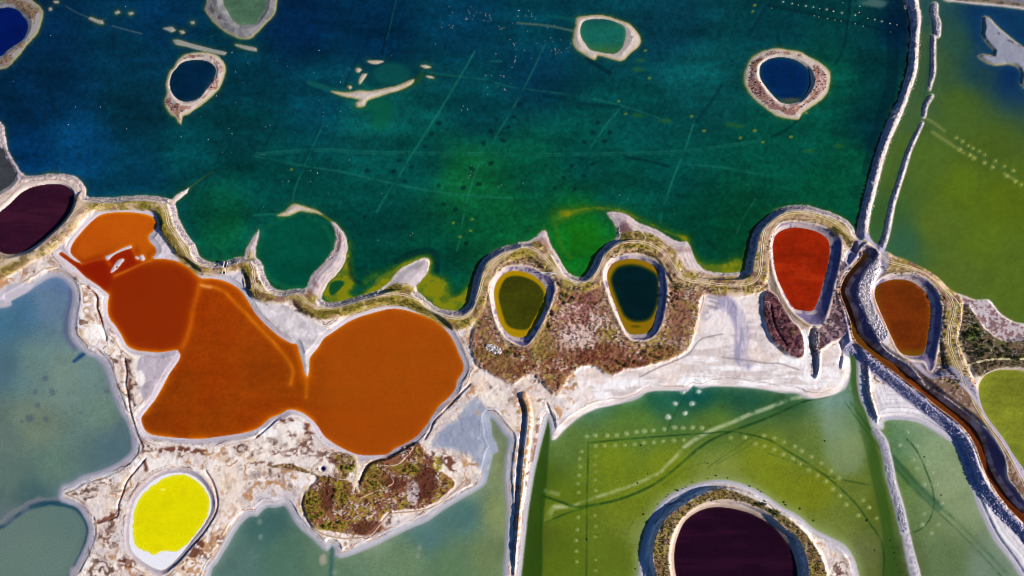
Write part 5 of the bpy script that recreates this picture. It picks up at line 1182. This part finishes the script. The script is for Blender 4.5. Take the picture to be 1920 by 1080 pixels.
def zs(u, v):
    c = np.clip((np.asarray(u, float) - U0) / S, 0, NU - 1.01); r = np.clip((np.asarray(v, float) - V0) / S, 0, NV - 1.01)
    c0 = c.astype(int); r0 = r.astype(int); tc = c - c0; tr = r - r0
    return (Z[r0, c0] * (1 - tc) + Z[r0, c0 + 1] * tc) * (1 - tr) + (Z[r0 + 1, c0] * (1 - tc) + Z[r0 + 1, c0 + 1] * tc) * tr


# ------------------------------------------------------------------ tracks on the land
def ribbon(name, pts, half, col, lift=.10, jitter=.25, twin=0.0, label=None):
    pl = spline(pts, False, 2.0)
    tg = np.gradient(pl, axis=0); tg /= np.linalg.norm(tg, axis=1)[:, None] + 1e-9
    nr = np.stack([-tg[:, 1], tg[:, 0]], -1)
    cos_, qs, cols = [], [], []
    base = 0
    for off in ((-twin, twin) if twin else (0.0,)):
        ww = half * (1 + jitter * (rng.random(len(pl)) - .5) * 2)
        k = 4
        for j in range(k):
            t = -1 + 2 * j / (k - 1)
            p = pl + nr * (off + t * ww)[:, None]
            x, y = world_xy(p[:, 0], p[:, 1])
            z = zs(p[:, 0], p[:, 1])
            z = np.convolve(np.pad(z, 2, mode='edge'), np.ones(5) / 5, 'valid')
            z = np.maximum(z, zs(p[:, 0], p[:, 1])) + lift - (.12 if j in (0, k - 1) else 0)
            cos_.append(np.stack([x, y, z], -1))
            cols.append(np.asarray(col)[None] * (1 + .16 * (rng.random((len(pl), 1)) - .5)))
        n = len(pl)
        for j in range(k - 1):
            a = base + j * n + np.arange(n - 1); b = a + n
            qs.append(np.stack([a, a + 1, b + 1, b], -1))
        base += k * n
    q = np.vstack(qs)
    co = np.vstack(cos_)
    me = new_mesh(name, co, quads=q)
    if me.polygons[0].normal.z < 0:
        me.flip_normals()
    smooth(me)
    set_col(me, refl(np.vstack(cols)))
    return tag(obj(name, me, M_road), label, kind='structure')


ribbon('path', road_main, .85, (214, 196, 160), twin=1.7, label='pale two wheel dirt track along the causeway')
ribbon('path', road_branch, 2.0, (206, 196, 150), label='pale dirt path branching off to the right edge')
ribbon('path', Q('F', 370, 745, 400, 690, 440, 655, 480, 600), .9, (226, 206, 180))
ribbon('path', Q('H', 1000, 560, 1050, 620, 1075, 680, 1070, 760, 1045, 840, 1060, 920, 1085, 985), 1.2, (214, 198, 178))
ribbon('path', Q('G', 1080, 570, 1075, 620, 1055, 680, 1035, 760, 1005, 850, 985, 890), 1.3, (226, 192, 168))
ribbon('path', Q('G', 740, 285, 745, 250, 720, 215, 690, 190), 1.0, (226, 206, 180))
ribbon('path', Q('K', 545, 620, 560, 540, 570, 470, 565, 420, 545, 400), 3.0, (222, 196, 168))
ribbon('path', Q('K', 590, 640, 680, 600, 770, 560, 760, 520, 745, 500), 1.3, (196, 160, 126))
ribbon('path', Q('K', 310, 800, 400, 850, 520, 868, 640, 850, 700, 790, 760, 730, 900, 715, 1000, 690, 1100, 620, 1190, 530), 1.5, (188, 160, 130))
ribbon('path', Q('K', 320, 490, 400, 505, 460, 530, 530, 540), 1.0, (210, 186, 168))
ribbon('path', Q('K', 700, 460, 800, 450, 870, 380, 900, 335, 980, 260), 1.2, (216, 190, 170))
ribbon('path', Q('H', 120, 690, 170, 765, 200, 770, 300, 755, 325, 740), 1.0, (216, 196, 184))
ribbon('path', Q('H', 470, 770, 440, 700, 412, 620, 400, 560), 1.0, (224, 204, 190))

# ------------------------------------------------------------------ rubble on the banks
ico = []
ph = (1 + 5 ** .5) / 2
for a, b in ((-1, ph), (1, ph), (-1, -ph), (1, -ph)):
    ico.append((a, b, 0))
for a, b in ((-1, ph), (1, ph), (-1, -ph), (1, -ph)):
    ico.append((0, a, b))
for a, b in ((ph, -1), (ph, 1), (-ph, -1), (-ph, 1)):
    ico.append((a, 0, b))
ICO = np.array(ico) / math.hypot(1, ph)
ICF = np.array([(0, 11, 5), (0, 5, 1), (0, 1, 7), (0, 7, 10), (0, 10, 11), (1, 5, 9), (5, 11, 4), (11, 10, 2), (10, 7, 6), (7, 1, 8), (3, 9, 4), (3, 4, 2), (3, 2, 6), (3, 6, 8), (3, 8, 9), (4, 9, 5), (2, 4, 11), (6, 2, 10), (8, 6, 7), (9, 8, 1)])


def rocks(name, u, v, size, col, label, sink=.25, kind='stuff', cat='rubble'):
    n = len(u)
    x, y = world_xy(u, v)
    z = zs(u, v)
    keep = z > -.3
    x, y, z, u, v = x[keep], y[keep], z[keep], u[keep], v[keep]
    n = len(x)
    sz = size * (.5 + .9 * rng.random(n) ** 2)
    sc3 = sz[:, None] * (0.7 + .6 * rng.random((n, 3)))
    sc3[:, 2] *= .75
    a = rng.random(n) * 6.28
    V = ICO[None] * (1 + .35 * (rng.random((n, 12, 1)) - .5)) * sc3[:, None, :]
    ca, sa = np.cos(a)[:, None], np.sin(a)[:, None]
    V = np.stack([V[..., 0] * ca - V[..., 1] * sa, V[..., 0] * sa + V[..., 1] * ca, V[..., 2]], -1)
    c0 = np.array([x.mean(), y.mean(), 0])
    V += (np.stack([x, y, z + sz * sink], -1) - c0)[:, None, :]
    F = (ICF[None] + 12 * np.arange(n)[:, None, None]).reshape(-1, 3)
    me = new_mesh(name, V.reshape(-1, 3), tris=F)
    cc = np.asarray(col)[None] * (1 + .35 * (rng.random((n, 1)) - .5))
    set_col(me, np.repeat(refl(cc), 12, axis=0))
    return tag(obj(name, me, M_rock, loc=tuple(c0)), label, cat if kind != 'stuff' else None, None, kind)


def scatter_line(pts, half, n, power=1.0):
    pl = spline(pts, False, 1.0)
    i = rng.integers(0, len(pl), n)
    tg = np.gradient(pl, axis=0); tg /= np.linalg.norm(tg, axis=1)[:, None] + 1e-9
    o = (rng.random(n) * 2 - 1) * half
    p = pl[i] + np.stack([-tg[i, 1], tg[i, 0]], -1) * o[:, None]
    return p[:, 0] + rng.normal(0, .4, n), p[:, 1] + rng.normal(0, .4, n)


lv_line = Q('H', 450, 865, 520, 915, 600, 978, 680, 1040) + Q('M', 740, 20, 830, 90, 920, 160, 1000, 222, 1065, 290, 1105, 370, 1135, 460, 1175, 560, 1245, 650, 1330, 740, 1440, 838) + Q('P', 1985, 1050)
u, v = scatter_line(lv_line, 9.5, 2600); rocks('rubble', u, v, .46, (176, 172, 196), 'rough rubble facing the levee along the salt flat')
u, v = scatter_line(dike1, 10, 1400)
rocks('rubble', u, v, .30, (196, 186, 184), 'pale rubble covering the long dike')
shore_line = spline(lake_shore, True, 2.0)
ok = (shore_line[:, 1] > 330) & (shore_line[:, 0] > 150) & (shore_line[:, 0] < 1600)
sh = shore_line[ok]
gi = np.clip(((sh[:, 0] - U0) / S).astype(int), 0, NU - 1); gj = np.clip(((sh[:, 1] - V0) / S).astype(int), 0, NV - 1)
sh = sh[gentle[gj, gi] < .3]
i = rng.integers(0, len(sh), 3600)
uu_ = sh[i, 0] + rng.normal(0, 4.5, 3600); vv_ = sh[i, 1] + rng.normal(0, 4.5, 3600)
gi = np.clip(((uu_ - U0) / S).astype(int), 0, NU - 1); gj = np.clip(((vv_ - V0) / S).astype(int), 0, NV - 1)
kk = (D_l[gj, gi] > 0) & (D_l[gj, gi] < 10)
rocks('rubble', uu_[kk], vv_[kk], .30, (206, 194, 190), 'pale stones lining the lake side of the causeway')
u, v = scatter_line(Q('H', 600, 400, 560, 470, 525, 540, 530, 610, 555, 680, 590, 750, 640, 830), 11, 900); rocks('rubble', u, v, .42, (206, 198, 200), 'white rubble heaped between the channel and the brown pond')
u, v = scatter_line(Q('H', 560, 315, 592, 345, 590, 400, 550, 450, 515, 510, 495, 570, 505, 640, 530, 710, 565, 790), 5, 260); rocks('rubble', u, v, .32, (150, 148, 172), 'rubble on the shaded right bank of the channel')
for s_pts, s_w, lab in zip([d[0] for d in dike2], (5, 3.5, 3, 4), ('stones on the wide top piece of the thin dike', 'stones on the straight piece of the thin dike', 'stones on the short bent piece of the thin dike', 'stones on the long thin dike')):
    u, v = scatter_line(s_pts, s_w, 160); rocks('rubble', u, v, .28, (196, 190, 190), lab)
u, v = scatter_line(pale_dike[0], 5.5, 800); rocks('rubble', u, v, .3, (210, 206, 212), 'small stones on the pale salt dike')
for pts, w, n, lab in ((Q('H', 540, 960, 545, 1030) + Q('M', 560, 60, 585, 150, 600, 200), 5, 220, 'stones on the short finger dike in the salt flat'), (Q('H', 260, 780, 262, 870, 265, 950, 262, 1030), 7, 320, 'stones on the rough spoil bank below the red pond')):
    u, v = scatter_line(pts, w, n); rocks('rubble', u, v, .4, (200, 186, 182), lab)

LM = [('the heart shaped ring island', 360, 160), ('the crescent sand bar', 720, 175), ('the thin open ring island', 1135, 70), ('the egg shaped ring island', 1475, 155), ('the round lagoon', 555, 465), ('the bright green lagoon', 1090, 450), ('the cut off ring island', 450, 30), ('the navy pond', 40, 60), ('the grey salt apron', 770, 515),
      ('the bright green patch of lake', 880, 340), ('the sand twig', 345, 360), ('the red pond', 1500, 500)]
LM2 = [('the maroon pond', 1380, 1010), ('the corner of the dark tracks', 1102, 830), ('the pale salt dike', 1675, 880), ('the white salt flat', 1400, 690), ('the straight levee', 975, 850)]


def where(u, v, marks):
    nm, x, y = min(marks, key=lambda m: (m[1] - u) ** 2 + (m[2] - v) ** 2)
    dx, dy = u - x, v - y
    far = 'far ' if math.hypot(dx, dy) > 130 else ('close ' if math.hypot(dx, dy) < 60 else '')
    if abs(dx) > 2.2 * abs(dy):
        w = far + ('left of ' if dx < 0 else 'right of ')
    elif abs(dy) > 2.2 * abs(dx):
        w = far + ('above ' if dy < 0 else 'below ')
    else:
        w = far + ('above ' if dy < 0 else 'below ') + 'and ' + ('left of ' if dx < 0 else 'right of ')
    return w + nm


ORD = 'first second third fourth fifth sixth seventh eighth ninth tenth eleventh twelfth thirteenth fourteenth fifteenth sixteenth seventeenth eighteenth nineteenth twentieth twenty-first twenty-second twenty-third twenty-fourth twenty-fifth twenty-sixth twenty-seventh twenty-eighth'.split()

# ------------------------------------------------------------------ scrub and shrubs
def tufts(name, mask, n, size, pal, label, flat=.8):
    w = mask.ravel().astype(np.float64); w /= w.sum()
    pick = rng.choice(len(w), n, p=w)
    u = UU.ravel()[pick] + rng.uniform(-S / 2, S / 2, n); v = VV.ravel()[pick] + rng.uniform(-S / 2, S / 2, n)
    x, y = world_xy(u, v); z = zs(u, v)
    keep = z > .05
    x, y, z, pick = x[keep], y[keep], z[keep], pick[keep]; n = len(x)
    K = 6
    sz = size * (.45 + .9 * rng.random(n))
    a = rng.random((n, K)) * 6.28
    tilt = .35 + .9 * rng.random((n, K))
    L = sz[:, None] * (.7 + .6 * rng.random((n, K)))
    dx, dy, dz = np.cos(a) * np.sin(tilt) * L, np.sin(a) * np.sin(tilt) * L, np.cos(tilt) * L * flat
    wx, wy = -np.sin(a) * L * .38, np.cos(a) * L * .38
    o3 = np.stack([x, y, z], -1)[:, None, :]
    p0 = o3 + np.stack([-wx * .4 + dx * .1, -wy * .4 + dy * .1, np.zeros_like(dx) - .05], -1)
    p1 = o3 + np.stack([dx * .6 + wx, dy * .6 + wy, dz * .75], -1)
    p2 = o3 + np.stack([dx, dy, dz], -1)
    p3 = o3 + np.stack([dx * .6 - wx, dy * .6 - wy, dz * .75], -1)
    V = np.stack([p0, p1, p2, p3], 2).reshape(-1, 3)
    F = np.arange(n * K * 4).reshape(-1, 4)
    pal = np.asarray(pal, float)
    nn = N14b.ravel()[pick] * 1.6 + N7.ravel()[pick] * .8 + rng.random(n) * .5
    r = np.argsort(np.argsort(nn)) / n
    cc = pal[np.minimum((r * len(pal)).astype(int), len(pal) - 1)]
    cc = cc * (1 + .4 * (rng.random((n, 1)) - .5))
    c0 = np.array([x.mean(), y.mean(), 0])
    me = new_mesh(name, V - c0, quads=F)
    set_col(me, np.repeat(refl(cc), K * 4, axis=0))
    return tag(obj(name, me, M_leaf, loc=tuple(c0)), label, None, None, 'stuff')


def thin(m, lo=.46, hi=.56):
    return m * sm(lo, hi, N7 * .5 + N4 * .5) * (water_any < -3) * (rd > 4)


tufts('scrub', thin(sm(0, 4, s_vm)) * sm(-2, -6, Zs['rim_green']) * sm(-2, -6, Zs['rim_dark']), 6200, .36, [(120, 62, 50), (176, 134, 88), (140, 80, 64), (160, 144, 56), (118, 112, 50), (132, 70, 56)], 'rusty and olive scrub between the egg shaped ponds')
tufts('scrub', thin(sm(0, 3, s_pen)) + thin(sm(0, 3, s_pen2)), 3600, .36, [(128, 66, 50), (156, 96, 68), (134, 80, 58), (160, 146, 50), (132, 78, 58), (112, 58, 46)], 'olive and rust scrub on the peninsula below the orange pond')
tufts('scrub', thin(sm(0, 3, s_rw)), 1500, .36, [(116, 66, 72), (134, 86, 88), (98, 56, 62)], 'maroon scrub wing left below the red pond')
tufts('scrub', thin(sm(0, 4, s_rw2)), 1400, .34, [(136, 106, 112), (156, 126, 128), (120, 90, 96)], 'grey mauve scrub between the red pond and the channel')
tufts('scrub', thin(sm(0, 3, s_ve)) + thin(sm(0, 3, s_ve2)), 2600, .38, [(96, 104, 50), (120, 104, 64), (110, 82, 60), (84, 84, 46)], 'dark green scrub beside the track at the right')
tufts('scrub', ring_veg * sm(.4, .5, N4) * (VV < 1120), 1700, .42, [(128, 94, 66), (156, 134, 56), (104, 104, 50), (134, 110, 64), (166, 144, 62)], 'olive and rust scrub on the ring wall of the maroon pond')
tufts('scrub', isl_veg * sm(.42, .54, N7 * .5 + N4 * .5), 600, .42, [(128, 84, 76), (150, 108, 82), (106, 68, 66)], 'maroon scrub on the ring islands')
tufts('grass', cause * sm(6, 8, rd) * (.15 + green_c) * sm(.4, .52, N7) * (D_l > 9) * (water_any < -4), 5200, .42, [(150, 132, 50), (136, 132, 44), (168, 146, 74), (116, 112, 44)], 'straw and olive grass on the causeway shoulders')


def shrub_mesh(seed, tone, n=90):
    g = np.random.default_rng(seed)
    th = g.random(n) * 6.28; ph_ = np.arccos(g.random(n) * .95); r = (.55 + .5 * g.random(n))
    lob = 1 + .35 * np.sin(th * 3 + seed) * np.sin(ph_)
    p = np.stack([r * lob * np.sin(ph_) * np.cos(th), r * lob * np.sin(ph_) * np.sin(th), .12 + .85 * r * np.cos(ph_)], -1)
    d1 = g.normal(size=(n, 3)); d1 /= np.linalg.norm(d1, axis=1)[:, None]
    d2 = np.cross(d1, g.normal(size=(n, 3))); d2 /= np.linalg.norm(d2, axis=1)[:, None]
    l = .2 + .16 * g.random((n, 1))
    V = np.stack([p - d1 * l, p + d2 * l * .6, p + d1 * l, p - d2 * l * .6], 1).reshape(-1, 3)
    me = new_mesh('foliage', V, quads=np.arange(4 * n).reshape(-1, 4))
    cc = np.asarray(tone)[None] * (1 + .6 * (g.random((n, 1)) - .5))
    set_col(me, np.repeat(refl(cc), 4, axis=0)); me.materials.append(M_leaf)
    sv, sf = [], []
    for k in range(4):
        a = k * 1.57 + g.random(); b = len(sv)
        for q_ in range(3):
            sv.append((.05 * math.cos(a + q_ * 2.1), .05 * math.sin(a + q_ * 2.1), -.15))
        sv.append((.45 * math.cos(a), .45 * math.sin(a), .55))
        sf += [(b, b + 1, b + 3), (b + 1, b + 2, b + 3), (b + 2, b, b + 3)]
    ms = new_mesh('stem', np.array(sv), tris=np.array(sf)); set_col(ms, np.tile(refl(np.array([[90, 70, 50]])), (len(sv), 1))); ms.materials.append(M_leaf)
    return me, ms


shrub_sets = [([(138, 132, 34), (120, 118, 30), (150, 140, 44)], [(585, 935, 16, 22), (590, 965, 20, 14), (640, 925, 12, 20), (700, 895, 16, 16), (655, 878, 12, 8), (770, 880, 18, 8), (630, 985, 22, 6)], 49, ['yellow olive shrub ' + w for w in ('in the left end of the scrubby peninsula', 'in the lower left corner of the scrubby peninsula', 'left of the pale track on the peninsula', 'right of the pale track on the peninsula', 'beside the tiny blue pit above the peninsula', 'at the upper right of the peninsula', 'along the lower edge of the peninsula')], 'shrubs on the peninsula', .8),
              ([(70, 84, 36), (86, 96, 40), (60, 66, 34)], [(1820, 625, 16, 18), (1850, 650, 30, 12), (1830, 660, 20, 10), (1890, 665, 26, 10)], 40, ['dark green shrub ' + w for w in ('beside the track right of the brown pond', 'under the speckled salt bank at the right', 'just above the branching path at the right', 'at the right edge above the lime pond')], 'shrubs at the right edge', 1.0),
              ([(110, 108, 44), (96, 84, 44), (128, 96, 54)], [(1060, 560, 16, 10), (1260, 560, 14, 40), (1230, 660, 30, 12), (950, 665, 24, 14), (1030, 590, 10, 30), (1180, 680, 30, 8)], 50, ['olive brown shrub ' + w for w in ('under the causeway between the egg shaped ponds', 'right of the nearly black pond', 'below right of the nearly black pond', 'below the olive green pond', 'right of the olive green pond', 'on the rim above the white salt flat')], 'shrubs between the egg shaped ponds', .85),
              ([(70, 82, 40), (96, 96, 40)], [(1430, 940, 20, 6), (1460, 955, 20, 8), (1240, 1010, 5, 30)], 26, ['green shrub on the ring wall ' + w for w in ('above the maroon pond', 'right above the maroon pond', 'left of the maroon pond')], 'shrubs on the ring wall', .7)]
k_s = 0
for tones, spots, n, lab, grp, size in shrub_sets:
    vars_ = [shrub_mesh(31 + 7 * k_s + j, t) for j, t in enumerate(tones)]
    k_s += 1
    for j in range(n):
        cx, cy, rx, ry = spots[j % len(spots)]
        for tries in range(20):
            a = random.random() * 6.28; r = math.sqrt(random.random())
            u = cx + rx * r * math.cos(a); v = cy + ry * r * math.sin(a)
            if float(zs(u, v)) > .3:
                break
        x, y = world_xy(u, v)
        root = empty('shrub', (float(x), float(y), float(zs(u, v)) - .05))
        s_ = size * random.uniform(.65, 1.35)
        root.scale = (s_, s_, s_ * random.uniform(.75, 1.0)); root.rotation_euler = (0, 0, random.random() * 6.28)
        tag(root, lab[j % len(spots)] if isinstance(lab, list) else lab, 'shrub', grp)
        mf_, ms_ = vars_[j % len(vars_)]
        obj('foliage', mf_, None, root); obj('stem', ms_, None, root)

# ------------------------------------------------------------------ salt mounds in the shallow basins
def mound_mesh(seed):
    g = np.random.default_rng(seed)
    K, R_ = 12, 4
    V = [(0, 0, .2)]
    for i in range(1, R_ + 1):
        r = i / R_
        for j in range(K):
            a = j / K * 6.283
            rr = r * (1 + .22 * (g.random() - .5) + .12 * math.sin(2 * a + seed))
            V.append((rr * math.cos(a), rr * math.sin(a), .16 * (1 - r ** 1.3) * (1 + .3 * (g.random() - .5)) - .10 * r))
    F = []
    T_ = [(0, 1 + j, 1 + (j + 1) % K) for j in range(K)]
    for i in range(R_ - 1):
        for j in range(K):
            a, b = 1 + i * K + j, 1 + i * K + (j + 1) % K
            T_ += [(a, a + K, b + K), (a, b + K, b)]
    return np.array(V), np.array(T_)


def mounds(pts, size, tone, label, group):
    size *= 1.1
    meshes = []
    for s in range(4):
        V, F = mound_mesh(s + 3)
        me = new_mesh('salt_mound', V, tris=F); smooth(me)
        r = np.hypot(V[:, 0], V[:, 1])[:, None]
        set_col(me, refl(np.asarray(tone)[None] * (1.04 - .12 * r))); me.materials.append(M_salt)
        meshes.append(me)
    vert = np.ptp([p[0] for p in pts]) < np.ptp([p[1] for p in pts])
    pts = sorted(pts, key=lambda p: p[1] if vert else p[0])
    for i, (u, v) in enumerate(pts):
        x, y = world_xy(u, v)
        s_ = size * random.uniform(.7, 1.25)
        o = obj('salt_mound', meshes[i % 4], None, loc=(float(x), float(y), .0))
        o.scale = (s_, s_ * random.uniform(.7, 1.0), random.uniform(.6, 1.1)); o.rotation_euler = (0, 0, random.uniform(-.5, .5))
        tag(o, label + ', ' + ORD[i] + (' from the top' if vert else ' from the left'), 'salt mound', group)


mounds(row_a, 1.0, (150, 168, 100), 'pale salt mound above the straight dark track', 'mounds in the upper row')
mounds(row_b, .9, (146, 164, 84), 'pale salt mound below the straight dark track', 'mounds in the lower row')
mounds(col_a, .85, (140, 160, 84), 'faint salt mound left of the vertical dark track', 'mounds left of the vertical track')
mounds(col_b, .8, (136, 156, 70), 'faint salt mound right of the vertical dark track', 'mounds right of the vertical track')
mounds(top_a, 1.25, (186, 200, 180), 'bright salt mound below the white salt flat', 'mounds below the salt flat')
mounds(arc_a, 1.0, (150, 164, 84), 'pale salt mound along the curving dark track', 'mounds along the curving track')
mounds(arc_b, .95, (146, 166, 126), 'faint salt mound right of the pale salt dike', 'mounds right of the salt dike')
mounds(Q('D', 1060, 775, 1095, 795, 1125, 820, 1155, 835, 1190, 850, 1220, 870, 1280, 905, 1330, 935, 1380, 960), .9, (134, 150, 62), 'faint salt mound of the right basin upper row', 'upper mound row in the right basin')
mounds(Q('D', 1080, 840, 1135, 872, 1160, 890, 1220, 915, 1265, 940, 1345, 990, 1390, 1020, 1425, 1040), 1.0, (148, 160, 76), 'faint salt mound of the right basin lower row', 'lower mound row in the right basin')
mounds(Q('D', 85, 10, 135, 20, 170, 28, 213, 33, 255, 40, 290, 48, 330, 53, 368, 63, 415, 72, 490, 85, 512, 70, 560, 103, 600, 110, 640, 120, 685, 132, 725, 140, 420, 15, 515, 35), .7, (160, 170, 152), 'small pale mound in the upper row on the lake', 'upper mound row at the top of the lake')
mounds(Q('D', 20, 45, 260, 88, 285, 95, 335, 104, 375, 112, 410, 118, 490, 133, 535, 147, 690, 180), .6, (120, 132, 96), 'small pale mound in the lower row on the lake', 'lower mound row at the top of the lake')

# ------------------------------------------------------------------ water birds, clods, small works
def bird_mesh():
    V, F = [], []
    def ring(x, w, z, h, n=6):
        b = len(V)
        for j in range(n):
            a = j / n * 6.283
            V.append((x, w * math.cos(a), z + h * math.sin(a)))
        return b
    secs = [(-.52, .03, .2, .02), (-.35, .14, .17, .08), (-.1, .21, .17, .13), (.15, .19, .17, .13), (.32, .08, .22, .09), (.36, .05, .38, .05), (.40, .045, .52, .045), (.47, .055, .58, .05), (.55, .03, .57, .025), (.66, .01, .55, .01)]
    bs = [ring(*s) for s in secs]
    for b0, b1 in zip(bs[:-1], bs[1:]):
        for j in range(6):
            F.append((b0 + j, b0 + (j + 1) % 6, b1 + (j + 1) % 6, b1 + j))
    return np.array(V), np.array(F)


V, F = bird_mesh()
bme = new_mesh('water_bird', V, quads=F); smooth(bme)
bcol = np.tile(refl(np.array([[244, 244, 246]])), (len(V), 1)); bcol[-12:] = refl(np.array([[150, 120, 50]]))
set_col(bme, bcol); bme.materials.append(M_salt)
TILES['R'] = (820, 10, 6.75)
birds = Q('R', 150, 20, 195, 95, 158, 130, 68, 220, 148, 250, 200, 260, 170, 285, 188, 290, 55, 285, 372, 160, 360, 180, 382, 178, 410, 98, 390, 66, 465, 48, 498, 88, 550, 92, 465, 135, 445, 182, 608, 132, 615, 105, 672, 162, 680, 190, 643, 208, 590, 190, 780, 268, 795, 302, 822, 290, 850, 286, 920, 435, 965, 488, 995, 476, 978, 510, 1000, 562, 1100, 574,
          740, 615, 992, 648, 990, 695, 980, 717, 945, 790, 1192, 677, 610, 888, 685, 890, 835, 890, 842, 912, 638, 1040, 768, 1032, 850, 1068, 866, 1075, 930, 990, 1155, 72, 1195, 102, 1190, 122, 1197, 143, 1122, 136, 1020, 140, 1243, 176, 1176, 236, 955, 234, 1136, 326, 1390, 285, 1482, 252, 1435, 412, 1463, 462, 1565, 440, 1362, 450, 1260, 480, 1487, 548, 1497, 568, 1445, 575, 1525, 600, 1497, 618, 1570, 600,
          1542, 565, 1635, 545, 1668, 540, 1655, 588, 1688, 487, 425, 20, 660, 125, 1028, 66, 1042, 66)
birds += Q('B', 115, 340, 178, 374, 325, 408, 485, 428, 475, 462, 525, 388, 355, 283, 358, 566, 380, 633, 378, 655, 475, 628, 530, 605, 570, 683, 765, 714, 222, 744, 55, 714, 80, 705, 400, 710, 828, 860, 1060, 884, 1108, 885, 527, 900, 308, 960, 345, 972, 292, 1026, 308, 1020, 148, 1022, 182, 1020, 1010, 247, 763, 310, 1165, 597, 1190, 615, 1155, 622, 1303, 490, 1303, 532, 1398, 500, 1395, 432, 1375, 425, 1210, 965, 1205, 988, 1195, 1002, 1365, 1050, 1380, 1040, 28, 868, 45, 870)
birds += Q('A', 1305, 295, 1395, 355, 1325, 405, 1370, 465, 1130, 655, 1325, 578, 1288, 722, 1305, 752, 1172, 785, 1250, 857, 1302, 857, 1020, 770, 565, 602, 425, 602, 712, 725, 385, 702, 75, 458, 285, 200, 705, 38, 1188, 203, 1217, 540) + Q('F', 42, 265, 408, 188, 345, 75, 708, 190, 882, 412, 868, 425, 686, 452, 1212, 32) + Q('C', 1015, 945, 1060, 992, 62, 1030, 1325, 1038, 15, 345, 8, 245, 35, 60) + Q('G', 910, 100, 915, 125, 605, 18, 650, 38)
for i, (u, v) in enumerate(birds[:290]):
    x, y = world_xy(u, v)
    o = obj('water_bird', bme, None, loc=(float(x), float(y), .0))
    s_ = random.uniform(.42, .7); o.scale = (s_,) * 3
    o.rotation_euler = (0, 0, random.random() * 6.28)
    tag(o, 'tiny white water bird floating ' + where(u, v, LM), 'bird', 'white birds on the lake')

clod_m = []
for s in range(3):
    g = np.random.default_rng(60 + s)
    me = new_mesh('mud_clod', ICO * (1 + .5 * (g.random((12, 1)) - .5)) * np.array([1, .8, .55]), tris=ICF); set_col(me, np.tile(refl(np.array([[44, 44, 26]])), (12, 1))); me.materials.append(M_rock); clod_m.append(me)
TILES['S'] = (1200, 880, 5.333)
clods = Q('S', 80, 45, 680, 90, 760, 62, 878, 85, 525, 127, 428, 190, 360, 205, 380, 212, 285, 252, 263, 275, 180, 348, 35, 448, 75, 530, 1183, 200, 1210, 225, 1098, 168, 1440, 328, 1458, 355, 1598, 397, 1690, 487, 1735, 512, 235, 155, 460, 178, 15, 685) + Q('L', 765, 505, 707, 558, 725, 345, 480, 850, 422, 875, 740, 735, 712, 940, 695, 1040, 1100, 447, 320, 292, 1115, 237, 1185, 130, 210, 265) + Q('M', 90, 665, 180, 700, 880, 410, 975, 625, 320, 320, 690, 880, 705, 920, 712, 950, 715, 985, 725, 1020, 600, 935, 560, 765, 555, 770)
for i, (u, v) in enumerate(clods):
    x, y = world_xy(u, v)
    o = obj('mud_clod', clod_m[i % 3], None, loc=(float(x), float(y), .08)); s_ = random.uniform(.28, .5); o.scale = (s_ * 1.3, s_, s_); o.rotation_euler = (0, 0, random.random() * 3)
    tag(o, 'small dark mud clod ' + where(u, v, LM2), 'clod', 'dark clods in the green basin')


def box_mesh(name, sx, sy, sz, tone, bev=.05):
    x, y = sx / 2, sy / 2
    V = []
    for z, i in ((0, 0), (sz - bev, 0), (sz, bev)):
        V += [(-x + i, -y + i, z), (x - i, -y + i, z), (x - i, y - i, z), (-x + i, y - i, z)]
    F = [(3, 2, 1, 0), (8, 9, 10, 11)]
    for b in (0, 4):
        for j in range(4):
            F.append((b + j, b + (j + 1) % 4, b + 4 + (j + 1) % 4, b + 4 + j))
    me = new_mesh(name, np.array(V), quads=np.array(F)); set_col(me, np.tile(refl(np.array([tone])), (len(V), 1))); me.materials.append(M_rock)
    return me


u, v = 424.0, 503.5
x, y = world_xy(u, v)
root = tag(empty('sluice', (float(x), float(y), 0)), 'small concrete sluice cutting through the causeway beside the lake', 'sluice')
root.rotation_euler = (0, 0, math.radians(-8))
for sx_ in (-.95, .95):
    obj('side_wall', box_mesh('side_wall', .35, 7.0, 2.6, (206, 200, 196)), None, root, (sx_, 0, 0))
obj('gate', box_mesh('gate', 1.5, .2, 2.3, (70, 66, 62)), None, root, (0, 1.0, 0))
obj('deck', box_mesh('deck', 2.5, 2.2, .3, (226, 204, 172)), None, root, (0, -1.0, 2.32))
# pipe from the causeway into the olive pond
pp = [(1011, 513), (1020, 512.5), (1030, 513.5), (1043, 515.5)]
pl = spline(pp, False, 2)
px, py = world_xy(pl[:, 0], pl[:, 1]); pz = zs(pl[:, 0], pl[:, 1]) + .35
cpt = np.stack([px, py, np.maximum(np.convolve(np.pad(pz, 3, mode='edge'), np.ones(7) / 7, 'valid'), pz)], -1)
V = []
for i, c in enumerate(cpt):
    for j in range(8):
        a = j / 8 * 6.283
        V.append((c[0], c[1] + .32 * math.cos(a), c[2] + .32 * math.sin(a)))
V = np.array(V); n = len(cpt)
F = np.array([(i * 8 + j, i * 8 + (j + 1) % 8, i * 8 + 8 + (j + 1) % 8, i * 8 + 8 + j) for i in range(n - 1) for j in range(8)])
me = new_mesh('drain_pipe', V, quads=F); smooth(me); set_col(me, np.tile(refl(np.array([[226, 226, 226]])), (len(V), 1)))
tag(obj('drain_pipe', me, M_salt), 'white drain pipe crossing the bank at the top of the olive pond', 'pipe')
# oval heap of white stones
n = 240
a = rng.random(n) * 6.28; r = np.sqrt(rng.random(n))
rocks('stone_heap', 925 + 15 * r * np.cos(a) + 2 * np.sin(a), 655 + 9 * r * np.sin(a) + 3 * np.cos(a), .42, (214, 208, 208), 'oval heap of white stones below the olive pond', .45, 'thing', 'stone heap')
